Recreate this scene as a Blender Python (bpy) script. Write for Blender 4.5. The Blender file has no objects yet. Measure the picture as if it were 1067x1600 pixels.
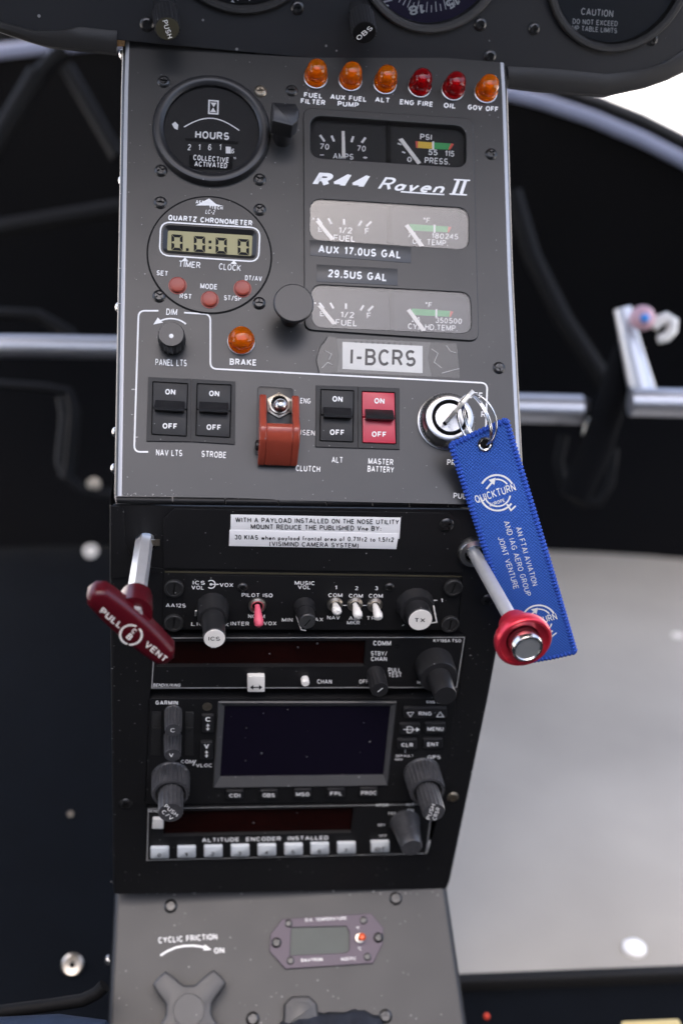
import bpy, bmesh, math, random
from mathutils import Vector, Matrix
random.seed(7)
S = bpy.context.scene
COL = S.collection
MM = 0.001
# ------------------------------------------------------------------ camera, sky, sun, exposure
CAM = Vector((0.0, 0.0, 1.25))
PITCH = math.radians(20)
FPX = 1700.0                                   # focal length in pixels of a 1067x1600 frame
RIGHT = Vector((1, 0, 0))
FWD = Vector((0, math.cos(PITCH), -math.sin(PITCH)))
UPV = RIGHT.cross(FWD)
cd = bpy.data.cameras.new('camera'); co = bpy.data.objects.new('camera', cd); COL.objects.link(co)
co.matrix_world = Matrix.Translation(CAM) @ Matrix((RIGHT, UPV, -FWD)).transposed().to_4x4()
cd.sensor_fit = 'VERTICAL'; cd.sensor_height = 36; cd.lens = 36 * FPX / 1600
cd.clip_start = 0.01; cd.clip_end = 500
cd.dof.use_dof = True; cd.dof.focus_distance = 0.543; cd.dof.aperture_fstop = 4.4; cd.dof.aperture_blades = 9
S.camera = co
w = bpy.data.worlds.new('World'); S.world = w; w.use_nodes = True
nt = w.node_tree; bg = nt.nodes['Background']
sky = nt.nodes.new('ShaderNodeTexSky'); sky.sky_type = 'NISHITA'; sky.sun_disc = False
SUN_EL, SUN_AZ = math.radians(76), math.radians(190)     # azimuth clockwise from +Y
sky.sun_elevation = SUN_EL; sky.sun_rotation = SUN_AZ
sky.air_density = 0.8; sky.dust_density = 6.5; sky.ozone_density = 1.0
nt.links.new(sky.outputs[0], bg.inputs[0]); bg.inputs[1].default_value = 0.15
sl = bpy.data.lights.new('sun', 'SUN'); sl.energy = 1.5; sl.angle = math.radians(10); sl.color = (1, .95, .88)
so = bpy.data.objects.new('sun', sl); COL.objects.link(so)
sd = Vector((math.sin(SUN_AZ) * math.cos(SUN_EL), math.cos(SUN_AZ) * math.cos(SUN_EL), math.sin(SUN_EL)))
so.rotation_euler = sd.to_track_quat('Z', 'Y').to_euler(); so.location = (-1, -1, 4)
vs = S.view_settings; S.display_settings.display_device = 'sRGB'
vs.view_transform = 'Standard'; vs.look = 'None'; vs.gamma = 1; vs.use_curve_mapping = False
vs.exposure = 2.2
S.render.engine = 'CYCLES'; S.cycles.use_denoising = True; S.cycles.max_bounces = 8
S.cycles.transparent_max_bounces = 12; S.cycles.caustics_reflective = False; S.cycles.caustics_refractive = False

# ------------------------------------------------------------------ geometry helpers
def ray(x, y): return RIGHT * ((x - 533.5) / FPX) - UPV * ((y - 800) / FPX) + FWD
def at_depth(x, y, d): return CAM + ray(x, y) * d
def cam2w(v): return RIGHT * v[0] + UPV * v[1] - FWD * v[2]
HDIR = cam2w((1, -.028, -.135)).normalized()
HVP = (533.5 + 1700 / .135, 800 + .028 * 1700 / .135)
class Plane:
    def __init__(s, O, N):
        s.O = O.copy(); N = N.normalized(); s.U = (HDIR - N * HDIR.dot(N)).normalized()
        s.N = N; s.V = N.cross(s.U)
    def pt(s, x, y, w=0):
        d = ray(x, y); return CAM + d * (((s.O - CAM).dot(s.N) + w * MM) / d.dot(s.N))
    def at(s, x, y, w=0):
        p = s.pt(x, y, w) - s.O; return Vector((p.dot(s.U) / MM, p.dot(s.V) / MM))
    def proj(s, u, v, w):
        p = s.O + (s.U * u + s.V * v + s.N * w) * MM - CAM; d = p.dot(FWD)
        return 533.5 + FPX * p.dot(RIGHT) / d, 800 - FPX * p.dot(UPV) / d
    def height(s, base, tip):                 # height along the normal that carries base to tip
        a = s.at(*base); best = (1e9, 0)
        for i in range(0, 400):
            h = i * .25; q = s.proj(a.x, a.y, h); e = (q[0] - tip[0]) ** 2 + (q[1] - tip[1]) ** 2
            if e < best[0]: best = (e, h)
        return best[1]
P1 = Plane(at_depth(500, 430, .557), cam2w((.12, .165, .979)))
P2 = Plane(P1.pt(500, 786, -1), cam2w((.14, -.463, .88)))
P3 = Plane(P2.pt(440, 1392, -6), cam2w((.10, .45, .885)))
PD = Plane(P1.pt(475, 90), cam2w((.14, -.463, .88)))
FLOOR_Z = .66
PF = Plane(Vector((0, 1, FLOOR_Z)), Vector((0, 0, 1)))
class Frame:                                   # a thing's own axes: origin on a plane, coordinates in mm
    def __init__(s, P, x, y, w=0):
        s.P = P; s.o = P.at(x, y, w)
        p = P.O + (P.U * s.o.x + P.V * s.o.y) * MM
        s.mat = Matrix.Translation(p) @ Matrix((P.U, P.V, P.N)).transposed().to_4x4()
    def L(s, x, y, w=0): return s.P.at(x, y, w) - s.o
class WorldFrame:
    def __init__(s, p): s.p = p; s.mat = Matrix.Translation(p); s.P = None
    def loc(s, q): return (q - s.p) / MM
def tag(o, label=None, cat=None, group=None, kind=None):
    if label: o['label'] = label
    if cat: o['category'] = cat
    if group: o['group'] = group
    if kind: o['kind'] = kind
def thing(name, label, cat, F, group=None):
    o = bpy.data.objects.new(name, None); COL.objects.link(o); o.matrix_world = F.mat; o.empty_display_size = .01
    tag(o, label, cat, group); return o
def fillet(pts, r, n=5):
    out = []; N = len(pts)
    for i in range(N):
        a, b, c = Vector(pts[i - 1]), Vector(pts[i]), Vector(pts[(i + 1) % N])
        rr = r[i] if isinstance(r, (list, tuple)) else r
        d1, d2 = (a - b), (c - b); l1, l2 = d1.length, d2.length; d1 /= l1; d2 /= l2
        ang = math.acos(max(-1, min(1, d1.dot(d2))))
        if rr <= 0 or ang > 3.1: out.append(b); continue
        t = min(rr / math.tan(ang / 2), l1 * .49, l2 * .49); p, q = b + d1 * t, b + d2 * t
        for k in range(n + 1):
            f = k / n; out.append(p * (1 - f) ** 2 * 1 + b * 2 * f * (1 - f) * 1 + q * f * f)
    return out
def quad(F, q, w=0, r=0, n=5):
    p = [F.L(x, y, w) for x, y in q]; return fillet(p, r, n) if r else p
def grow(pts, d):
    out = []; N = len(pts); A = sum(pts[i - 1].x * pts[i].y - pts[i].x * pts[i - 1].y for i in range(N))
    sg = 1 if A > 0 else -1
    for i in range(N):
        a, b, c = pts[i - 1], pts[i], pts[(i + 1) % N]
        e1 = (b - a); e2 = (c - b)
        if e1.length < 1e-6 or e2.length < 1e-6: out.append(b.copy()); continue
        n1 = Vector((e1.y, -e1.x)).normalized() * sg; n2 = Vector((e2.y, -e2.x)).normalized() * sg
        m = (n1 + n2); m = m / max(m.dot(n1), .3) ; out.append(b + m * d)
    return out
def ring2(cx, cy, r, n=40, ry=None): return [Vector((cx + r * math.cos(2 * math.pi * i / n), cy + (ry or r) * math.sin(2 * math.pi * i / n))) for i in range(n)]
TXT = {}
class MB:
    def __init__(s): s.v = []; s.f = []; s.M = None
    def add(s, vs_, fs):
        k = len(s.v)
        s.v += [s.M @ Vector(v) if s.M else Vector(v) for v in vs_]; s.f += [tuple(i + k for i in f) for f in fs]; return s
    def prism(s, pts, w0, w1, ch=0, cap0=True):
        n = len(pts); rings = [(pts, w0), (pts, w1 - ch)] if ch else [(pts, w0), (pts, w1)]
        if ch: rings += [(grow(pts, -ch * .35), w1 - ch * .3), (grow(pts, -ch), w1)]
        A = sum(pts[i - 1].x * pts[i].y - pts[i].x * pts[i - 1].y for i in range(n))
        vs_ = []; fs = []
        for q, ww in rings: vs_ += [(p.x, p.y, ww) for p in (q if A > 0 else q[::-1])]
        for r in range(len(rings) - 1):
            for i in range(n): j = (i + 1) % n; fs.append((r * n + i, r * n + j, (r + 1) * n + j, (r + 1) * n + i))
        fs.append(tuple(range((len(rings) - 1) * n, len(rings) * n)))
        if cap0: fs.append(tuple(range(n - 1, -1, -1)))
        return s.add(vs_, fs)
    def plate(s, outer, holes, w0, w1, bev=.2):
        k = bpy.data.curves.new('plate', 'CURVE'); k.dimensions = '2D'; k.fill_mode = 'BOTH'
        k.bevel_depth = bev; k.offset = -bev; k.extrude = max((w1 - w0) / 2 - bev, .01); k.bevel_resolution = 1
        for poly in [outer] + holes:
            sp = k.splines.new('POLY'); sp.points.add(len(poly) - 1); sp.use_cyclic_u = True
            for p, q in zip(sp.points, poly): p.co = (q.x, q.y, 0, 1)
        o = bpy.data.objects.new('plate', k); m = o.to_mesh(); c = (w0 + w1) / 2
        s.add([(v.co.x, v.co.y, v.co.z + c) for v in m.vertices], [tuple(p.vertices) for p in m.polygons])
        o.to_mesh_clear(); bpy.data.objects.remove(o); bpy.data.curves.remove(k); return s
    def lathe(s, prof, cx=0, cy=0, n=32, teeth=0, depth=.5, rot=0):
        if teeth: n = teeth * 2
        vs_ = []; fs = []; idx = []
        for p in prof:
            r, ww = p[0], p[1]; k = len(p) > 2 and p[2]
            if r <= 0: idx.append([len(vs_)]); vs_.append((cx, cy, ww)); continue
            row = []
            for i in range(n):
                a = 2 * math.pi * (i + .5) / n + rot; q = r - (depth if k and i % 2 else 0); row.append(len(vs_)); vs_.append((cx + q * math.cos(a), cy + q * math.sin(a), ww))
            idx.append(row)
        for a, b in zip(idx, idx[1:]):
            for i in range(n):
                j = (i + 1) % n
                if len(a) == 1 and len(b) == 1: continue
                if len(a) == 1: fs.append((a[0], b[i], b[j])[::-1])
                elif len(b) == 1: fs.append((a[i], a[j], b[0]))
                else: fs.append((a[i], a[j], b[j], b[i]))
        return s.add(vs_, fs)
    def extr_u(s, prof, u0, u1, n0=None):      # profile of (v, w) drawn out along u
        n = len(prof); vs_ = [(u0, v, w_) for v, w_ in prof] + [(u1, v, w_) for v, w_ in prof]
        fs = [(i, (i + 1) % n, n + (i + 1) % n, n + i) for i in range(n)] + [tuple(range(n - 1, -1, -1)), tuple(range(n, 2 * n))]
        return s.add(vs_, fs)
    def tube(s, path, r, n=12, closed=False, flat=1.0):
        path = [Vector(p) for p in path]; N = len(path); vs_ = []; fs = []; prev = None
        for i, p in enumerate(path):
            a = path[i - 1] if (closed or i) else p; b = path[(i + 1) % N] if (closed or i < N - 1) else p
            t = (b - a).normalized()
            if prev is None: prev = t.orthogonal().normalized() if abs(t.z) > .95 else Vector((0, 0, 1))
            prev = (prev - t * prev.dot(t)).normalized(); q = t.cross(prev)
            rr = r[i] if isinstance(r, (list, tuple)) else r
            for k in range(n):
                an = 2 * math.pi * k / n; vs_.append(p + prev * math.cos(an) * rr * flat + q * math.sin(an) * rr)
        for i in range(N if closed else N - 1):
            for k in range(n):
                a, b = i * n, ((i + 1) % N) * n; j = (k + 1) % n; fs.append((a + k, b + k, b + j, a + j)[::-1])
        if not closed: fs += [tuple(range(n)), tuple(range((N - 1) * n + n - 1, (N - 1) * n - 1, -1))]
        return s.add(vs_, fs)
    def poly(s, pts, w_): return s.add([(p.x, p.y, w_) for p in pts], [tuple(range(len(pts)))])
    def pixpoly(s, F, px, w_): return s.poly([F.L(x, y, w_) for x, y in px], w_)
    def line(s, F, px, wd, w_, closed=False):   # ribbon of constant width, wd in mm
        p = [F.L(x, y, w_) for x, y in px]; return s.ribbon(p, wd, w_, closed)
    def ribbon(s, p, wd, w_, closed=False):
        n = len(p); vs_ = []; fs = []
        for i in range(n):
            a = p[i - 1] if (closed or i) else p[i]; b = p[(i + 1) % n] if (closed or i < n - 1) else p[i]
            e1 = (p[i] - a); e2 = (b - p[i])
            if e1.length < 1e-6: e1 = e2
            if e2.length < 1e-6: e2 = e1
            n1 = Vector((-e1.y, e1.x)).normalized(); n2 = Vector((-e2.y, e2.x)).normalized(); m = n1 + n2
            m = m / max(m.dot(n1), .4) * wd / 2; vs_ += [(p[i].x - m.x, p[i].y - m.y, w_), (p[i].x + m.x, p[i].y + m.y, w_)]
        for i in range(n if closed else n - 1):
            j = (i + 1) % n; fs.append((2 * i, 2 * j, 2 * j + 1, 2 * i + 1))
        return s.add(vs_, fs)
    def text(s, F, t, x0, y0, x1, y1, h, w_, bold=.012, shear=0):   # baseline ends and cap height in photo pixels
        V, Fc, mn, mx = text_mesh(t, bold, shear)
        dx, dy = x1 - x0, y1 - y0; l = math.hypot(dx, dy); px, py = dy / l, -dx / l
        a, b = F.L(x0, y0, w_), F.L(x1, y1, w_); mxp, myp = (x0 + x1) / 2, (y0 + y1) / 2
        up = (F.L(mxp + px * h, myp + py * h, w_) - F.L(mxp, myp, w_)) / CAP; ex = (b - a) / (mx - mn)
        return s.add([(a.x + ex.x * (v.x - mn) + up.x * v.y, a.y + ex.y * (v.x - mn) + up.y * v.y, w_ + v.z) for v in V], Fc)
    def textc(s, F, t, cx, cy, h, w_, wd=None, asp=.95, bold=.012, ang=None, shear=0):
        V, Fc, mn, mx = text_mesh(t, bold, shear)
        wd = wd or (mx - mn) / CAP * h * asp; h *= .92
        if ang is None: dx, dy = HVP[0] - cx, HVP[1] - cy; l = math.hypot(dx, dy); dx /= l; dy /= l
        else: dx, dy = math.cos(math.radians(ang)), math.sin(math.radians(ang))
        bx, by = cx - dy * h / 2, cy + dx * h / 2
        return s.text(F, t, bx - dx * wd / 2, by - dy * wd / 2, bx + dx * wd / 2, by + dy * wd / 2, h, w_, bold, shear)
    def build(s, name, mat, parent=None, F=None, angle=38, flat=False):
        me = bpy.data.meshes.new(name); me.from_pydata([v * MM for v in s.v], [], s.f); me.update()
        if not flat:
            me.polygons.foreach_set('use_smooth', [True] * len(me.polygons)); me.set_sharp_from_angle(angle=math.radians(angle))
        me.materials.append(mat); o = bpy.data.objects.new(name, me); COL.objects.link(o)
        if parent:
            o.parent = parent
            if F: o.matrix_basis = parent.matrix_world.inverted() @ F.mat
        elif F: o.matrix_world = F.mat
        return o

# stroke lettering: every character is a few strokes in a box one cap height tall, drawn as flat ribbons
def _a(cx, cy, rx, ry, a0, a1, n=9): return [(cx + rx * math.cos(math.radians(a0 + (a1 - a0) * i / n)), cy + ry * math.sin(math.radians(a0 + (a1 - a0) * i / n))) for i in range(n + 1)]
_O = _a(.31, .5, .31, .5, 90, 450, 26)
GL = {
 'A': (.66, [[(0, 0), (.33, 1), (.66, 0)], [(.1, .3), (.56, .3)]]),
 'B': (.54, [[(.3, .53), (0, .53), (0, 1), (.3, 1)] + _a(.3, .765, .2, .235, 90, -90), [(0, .53), (0, 0), (.3, 0)] + _a(.3, .265, .24, .265, -90, 90)]),
 'C': (.58, [_a(.31, .5, .31, .5, 42, 318, 18)]), 'D': (.56, [[(0, .5), (0, 1), (.24, 1)] + _a(.24, .5, .32, .5, 90, -90, 14) + [(0, 0), (0, .52)]]),
 'E': (.48, [[(.48, 1), (0, 1), (0, 0), (.48, 0)], [(0, .52), (.43, .52)]]), 'F': (.46, [[(.46, 1), (0, 1), (0, 0)], [(0, .5), (.4, .5)]]),
 'G': (.62, [_a(.31, .5, .31, .5, 48, 330, 18) + [(.6, .3), (.6, .46), (.34, .46)]]), 'H': (.56, [[(0, 0), (0, 1)], [(.56, 0), (.56, 1)], [(0, .53), (.56, .53)]]),
 'I': (.04, [[(.02, 0), (.02, 1)]]), 'J': (.42, [[(.42, 1), (.42, .25)] + _a(.21, .23, .21, .23, 0, -170)]), 'K': (.56, [[(0, 0), (0, 1)], [(.53, 1), (.03, .42)], [(.17, .6), (.56, 0)]]),
 'L': (.44, [[(0, 1), (0, 0), (.44, 0)]]), 'M': (.7, [[(0, 0), (0, 1), (.35, .08), (.7, 1), (.7, 0)]]), 'N': (.56, [[(0, 0), (0, 1), (.56, 0), (.56, 1)]]),
 'O': (.62, [_O]), 'P': (.5, [[(0, 0), (0, 1), (.27, 1)] + _a(.27, .73, .24, .27, 90, -90) + [(0, .46)]]), 'Q': (.62, [_O, [(.38, .2), (.62, -.06)]]),
 'R': (.54, [[(0, 0), (0, 1), (.28, 1)] + _a(.28, .74, .24, .26, 90, -90) + [(0, .48)], [(.3, .48), (.54, 0)]]),
 'S': (.52, [_a(.26, .75, .24, .25, 35, 200, 9) + _a(.26, .5, .22, .05, 230, 250, 1) + _a(.27, .26, .25, .26, 62, -155, 11)]),
 'T': (.54, [[(0, 1), (.54, 1)], [(.27, 1), (.27, 0)]]), 'U': (.56, [[(0, 1), (0, .28)] + _a(.28, .28, .28, .28, 180, 360, 12) + [(.56, 1)]]),
 'V': (.62, [[(0, 1), (.31, 0), (.62, 1)]]), 'W': (.92, [[(0, 1), (.23, 0), (.46, 1), (.69, 0), (.92, 1)]]), 'X': (.58, [[(0, 0), (.58, 1)], [(0, 1), (.58, 0)]]),
 'Y': (.6, [[(0, 1), (.3, .45), (.6, 1)], [(.3, .45), (.3, 0)]]), 'Z': (.52, [[(0, 1), (.52, 1), (0, 0), (.52, 0)]]),
 '0': (.46, [_a(.23, .5, .23, .5, 90, 450, 24)]), '1': (.2, [[(0, .78), (.2, 1), (.2, 0)]]), '2': (.46, [_a(.23, .74, .22, .26, 165, -20, 10) + [(0, 0), (.48, 0)]]),
 '3': (.46, [_a(.23, .76, .21, .24, 160, -85, 10), _a(.23, .27, .24, .27, 85, -165, 11)]), '4': (.5, [[(.38, 0), (.38, 1), (0, .28), (.5, .28)]]),
 '5': (.46, [[(.43, 1), (.07, 1), (.03, .53)] + _a(.22, .31, .24, .31, 125, -155, 12)]), '6': (.46, [_a(.24, .3, .23, .3, 90, 450, 18), [(.02, .36), (.05, .7)] + _a(.27, .74, .2, .26, 150, 30, 6)]),
 '7': (.46, [[(0, 1), (.46, 1), (.15, 0)]]), '8': (.46, [_a(.23, .77, .2, .23, 90, 450, 16), _a(.23, .27, .23, .27, 90, 450, 16)]), '9': (.46, [_a(.22, .7, .22, .3, 90, 450, 18), [(.44, .66), (.42, .32)] + _a(.2, .26, .22, .26, 0, -150, 7)]),
 'a': (.4, [_a(.19, .24, .19, .24, 90, 450, 14), [(.4, .5), (.4, 0)]]), 'd': (.42, [_a(.2, .25, .2, .25, 90, 450, 14), [(.42, 1), (.42, 0)]]), 'e': (.42, [[(.02, .26), (.42, .26)] + _a(.21, .25, .21, .25, 10, 310, 14)]),
 'f': (.26, [[(.1, 0), (.1, .78)] + _a(.27, .8, .17, .2, 180, 90, 5), [(0, .52), (.26, .52)]]), 'h': (.4, [[(0, 0), (0, 1)], [(0, .3)] + _a(.2, .3, .2, .22, 180, 0, 8) + [(.4, 0)]]), 'l': (.03, [[(.015, 0), (.015, 1)]]),
 'n': (.4, [[(0, 0), (0, .52)], [(0, .3)] + _a(.2, .3, .2, .22, 180, 0, 8) + [(.4, 0)]]), 'o': (.42, [_a(.21, .26, .21, .26, 90, 450, 16)]), 'p': (.42, [_a(.22, .25, .2, .26, 90, 450, 14), [(0, .52), (0, -.28)]]),
 'r': (.24, [[(0, 0), (0, .52)], [(0, .32)] + _a(.2, .32, .2, .2, 180, 80, 5)]), 't': (.26, [[(.1, .78), (.1, .1)] + _a(.2, .1, .1, .1, 180, 290, 4), [(0, .52), (.26, .52)]]), 'v': (.4, [[(0, .52), (.2, 0), (.4, .52)]]),
 'w': (.6, [[(0, .52), (.15, 0), (.3, .52), (.45, 0), (.6, .52)]]), 'y': (.4, [[(0, .52), (.2, 0)], [(.4, .52), (.12, -.28)]]), '.': (.04, [[(-.03, .02), (.1, .02)]]), '·': (.08, [[(-.03, .5), (.1, .5)]]), '-': (.3, [[(0, .42), (.3, .42)]]), '+': (.4, [[(0, .4), (.4, .4)], [(.2, .2), (.2, .6)]]),
 '/': (.36, [[(0, -.05), (.36, 1.05)]]), '(': (.16, [_a(.26, .4, .26, .68, 125, 235, 8)]), ')': (.16, [_a(-.1, .4, .26, .68, 55, -55, 8)]), ':': (.05, [[(-.03, .02), (.1, .02)], [(-.03, .5), (.1, .5)]]), '°': (.2, [_a(.1, .88, .1, .12, 90, 450, 10)]), ' ': (.2, [])}
def text_mesh(s, bold, shear):
    k = (s, bold, shear)
    if k not in TXT:
        t = .115 + bold * 2.9; x = 0; b = MB(); lay = 0
        for c in s:
            w_, st = GL[c]
            for q in st:
                p = [Vector((x + t / 2 + X, t / 2 + Y * (1 - t))) for X, Y in q]
                closed = (p[0] - p[-1]).length < 1e-5; p = p[:-1] if closed else p
                pp = [p[0]]
                for v in p[1:]:
                    if (v - pp[-1]).length > 1e-4: pp.append(v)
                runs = [[pp[0]]]
                for i in range(1, len(pp)):
                    runs[-1].append(pp[i])
                    if i < len(pp) - 1 and not closed:
                        d1, d2 = (pp[i] - pp[i - 1]).normalized(), (pp[i + 1] - pp[i]).normalized()
                        if d1.dot(d2) < -.17: runs[-1][-1] = pp[i] + d1 * t * .3; runs.append([pp[i] - d2 * t * .3])
                for rn in runs:
                    b.ribbon(rn, t, lay * .006, closed); lay = (lay + 1) % 4
            x += w_ + t + (.15 if c != ' ' else .12)
        vs_ = [Vector((v.x + shear * v.y, v.y, v.z)) for v in b.v]
        TXT[k] = (vs_, b.f, min(v.x for v in vs_), max(v.x for v in vs_))
    return TXT[k]
CAP = 1.0
# ------------------------------------------------------------------ materials
def mat(name, col, rough=.5, metal=0, spec=.5, coat=0, bump=0, bscale=900, var=0, vscale=60, dust=0, dscale=260, dcol=(.3, .3, .3), rvar=0):
    m = bpy.data.materials.new(name); m.use_nodes = True; t = m.node_tree; b = t.nodes['Principled BSDF']
    b.inputs['Base Color'].default_value = (*col, 1); b.inputs['Roughness'].default_value = rough
    b.inputs['Metallic'].default_value = metal; b.inputs['Specular IOR Level'].default_value = spec
    b.inputs['Coat Weight'].default_value = coat; b.inputs['Coat Roughness'].default_value = .05
    N = t.nodes.new; Lk = t.links.new
    tc = N('ShaderNodeTexCoord'); cur = None
    def noise(sc, det=4):
        n = N('ShaderNodeTexNoise'); n.inputs['Scale'].default_value = sc; n.inputs['Detail'].default_value = det; Lk(tc.outputs['Object'], n.inputs['Vector']); return n
    if var:
        n = noise(vscale); mx = N('ShaderNodeMix'); mx.data_type = 'RGBA'
        mx.inputs[6].default_value = (*[c * (1 - var) for c in col], 1); mx.inputs[7].default_value = (*[min(1, c * (1 + var)) for c in col], 1)
        Lk(n.outputs[0], mx.inputs[0]); cur = mx.outputs[2]
    if dust:
        vo = N('ShaderNodeTexVoronoi'); vo.inputs['Scale'].default_value = dscale; Lk(tc.outputs['Object'], vo.inputs['Vector'])
        sep = N('ShaderNodeSeparateColor'); Lk(vo.outputs['Color'], sep.inputs[0])
        rad = N('ShaderNodeMath'); rad.operation = 'MULTIPLY'; rad.inputs[1].default_value = .16
        pw = N('ShaderNodeMath'); pw.operation = 'POWER'; pw.inputs[1].default_value = 5; Lk(sep.outputs[0], pw.inputs[0]); Lk(pw.outputs[0], rad.inputs[0])
        lt = N('ShaderNodeMath'); lt.operation = 'LESS_THAN'; Lk(vo.outputs['Distance'], lt.inputs[0]); Lk(rad.outputs[0], lt.inputs[1])
        am = N('ShaderNodeMath'); am.operation = 'MULTIPLY'; am.inputs[1].default_value = dust; Lk(lt.outputs[0], am.inputs[0])
        mx = N('ShaderNodeMix'); mx.data_type = 'RGBA'; Lk(am.outputs[0], mx.inputs[0])
        if cur: Lk(cur, mx.inputs[6])
        else: mx.inputs[6].default_value = (*col, 1)
        mx.inputs[7].default_value = (*dcol, 1); cur = mx.outputs[2]
    if cur: Lk(cur, b.inputs['Base Color'])
    if rvar:
        n = noise(40, 5); mr = N('ShaderNodeMapRange'); mr.inputs[3].default_value = rough - rvar; mr.inputs[4].default_value = rough + rvar
        Lk(n.outputs[0], mr.inputs[0]); Lk(mr.outputs[0], b.inputs['Roughness'])
    if bump:
        n = noise(bscale, 2); bp = N('ShaderNodeBump'); bp.inputs['Strength'].default_value = bump; bp.inputs['Distance'].default_value = .0004
        Lk(n.outputs[0], bp.inputs['Height']); Lk(bp.outputs[0], b.inputs['Normal'])
    return m
def clear(name, col=(1, 1, 1), ior=1.5, rough=.02, haze=0, hcol=(1, 1, 1)):     # see-through pane or lens with a Fresnel reflection
    m = bpy.data.materials.new(name); m.use_nodes = True; t = m.node_tree; t.nodes.clear(); N = t.nodes.new; Lk = t.links.new
    o = N('ShaderNodeOutputMaterial'); tr = N('ShaderNodeBsdfTransparent'); tr.inputs[0].default_value = (*col, 1)
    gl = N('ShaderNodeBsdfGlossy'); gl.inputs['Roughness'].default_value = rough; fr = N('ShaderNodeFresnel'); fr.inputs[0].default_value = ior
    mx = N('ShaderNodeMixShader'); body = tr.outputs[0]
    if haze:
        tl = N('ShaderNodeBsdfTranslucent'); tl.inputs[0].default_value = (*hcol, 1); df = N('ShaderNodeBsdfDiffuse'); df.inputs[0].default_value = (*hcol, 1)
        m0 = N('ShaderNodeMixShader'); m0.inputs[0].default_value = .5; Lk(tl.outputs[0], m0.inputs[1]); Lk(df.outputs[0], m0.inputs[2])
        m1 = N('ShaderNodeMixShader'); m1.inputs[0].default_value = haze; Lk(body, m1.inputs[1]); Lk(m0.outputs[0], m1.inputs[2]); body = m1.outputs[0]
    Lk(fr.outputs[0], mx.inputs[0]); Lk(body, mx.inputs[1]); Lk(gl.outputs[0], mx.inputs[2]); Lk(mx.outputs[0], o.inputs[0]); return m
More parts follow.
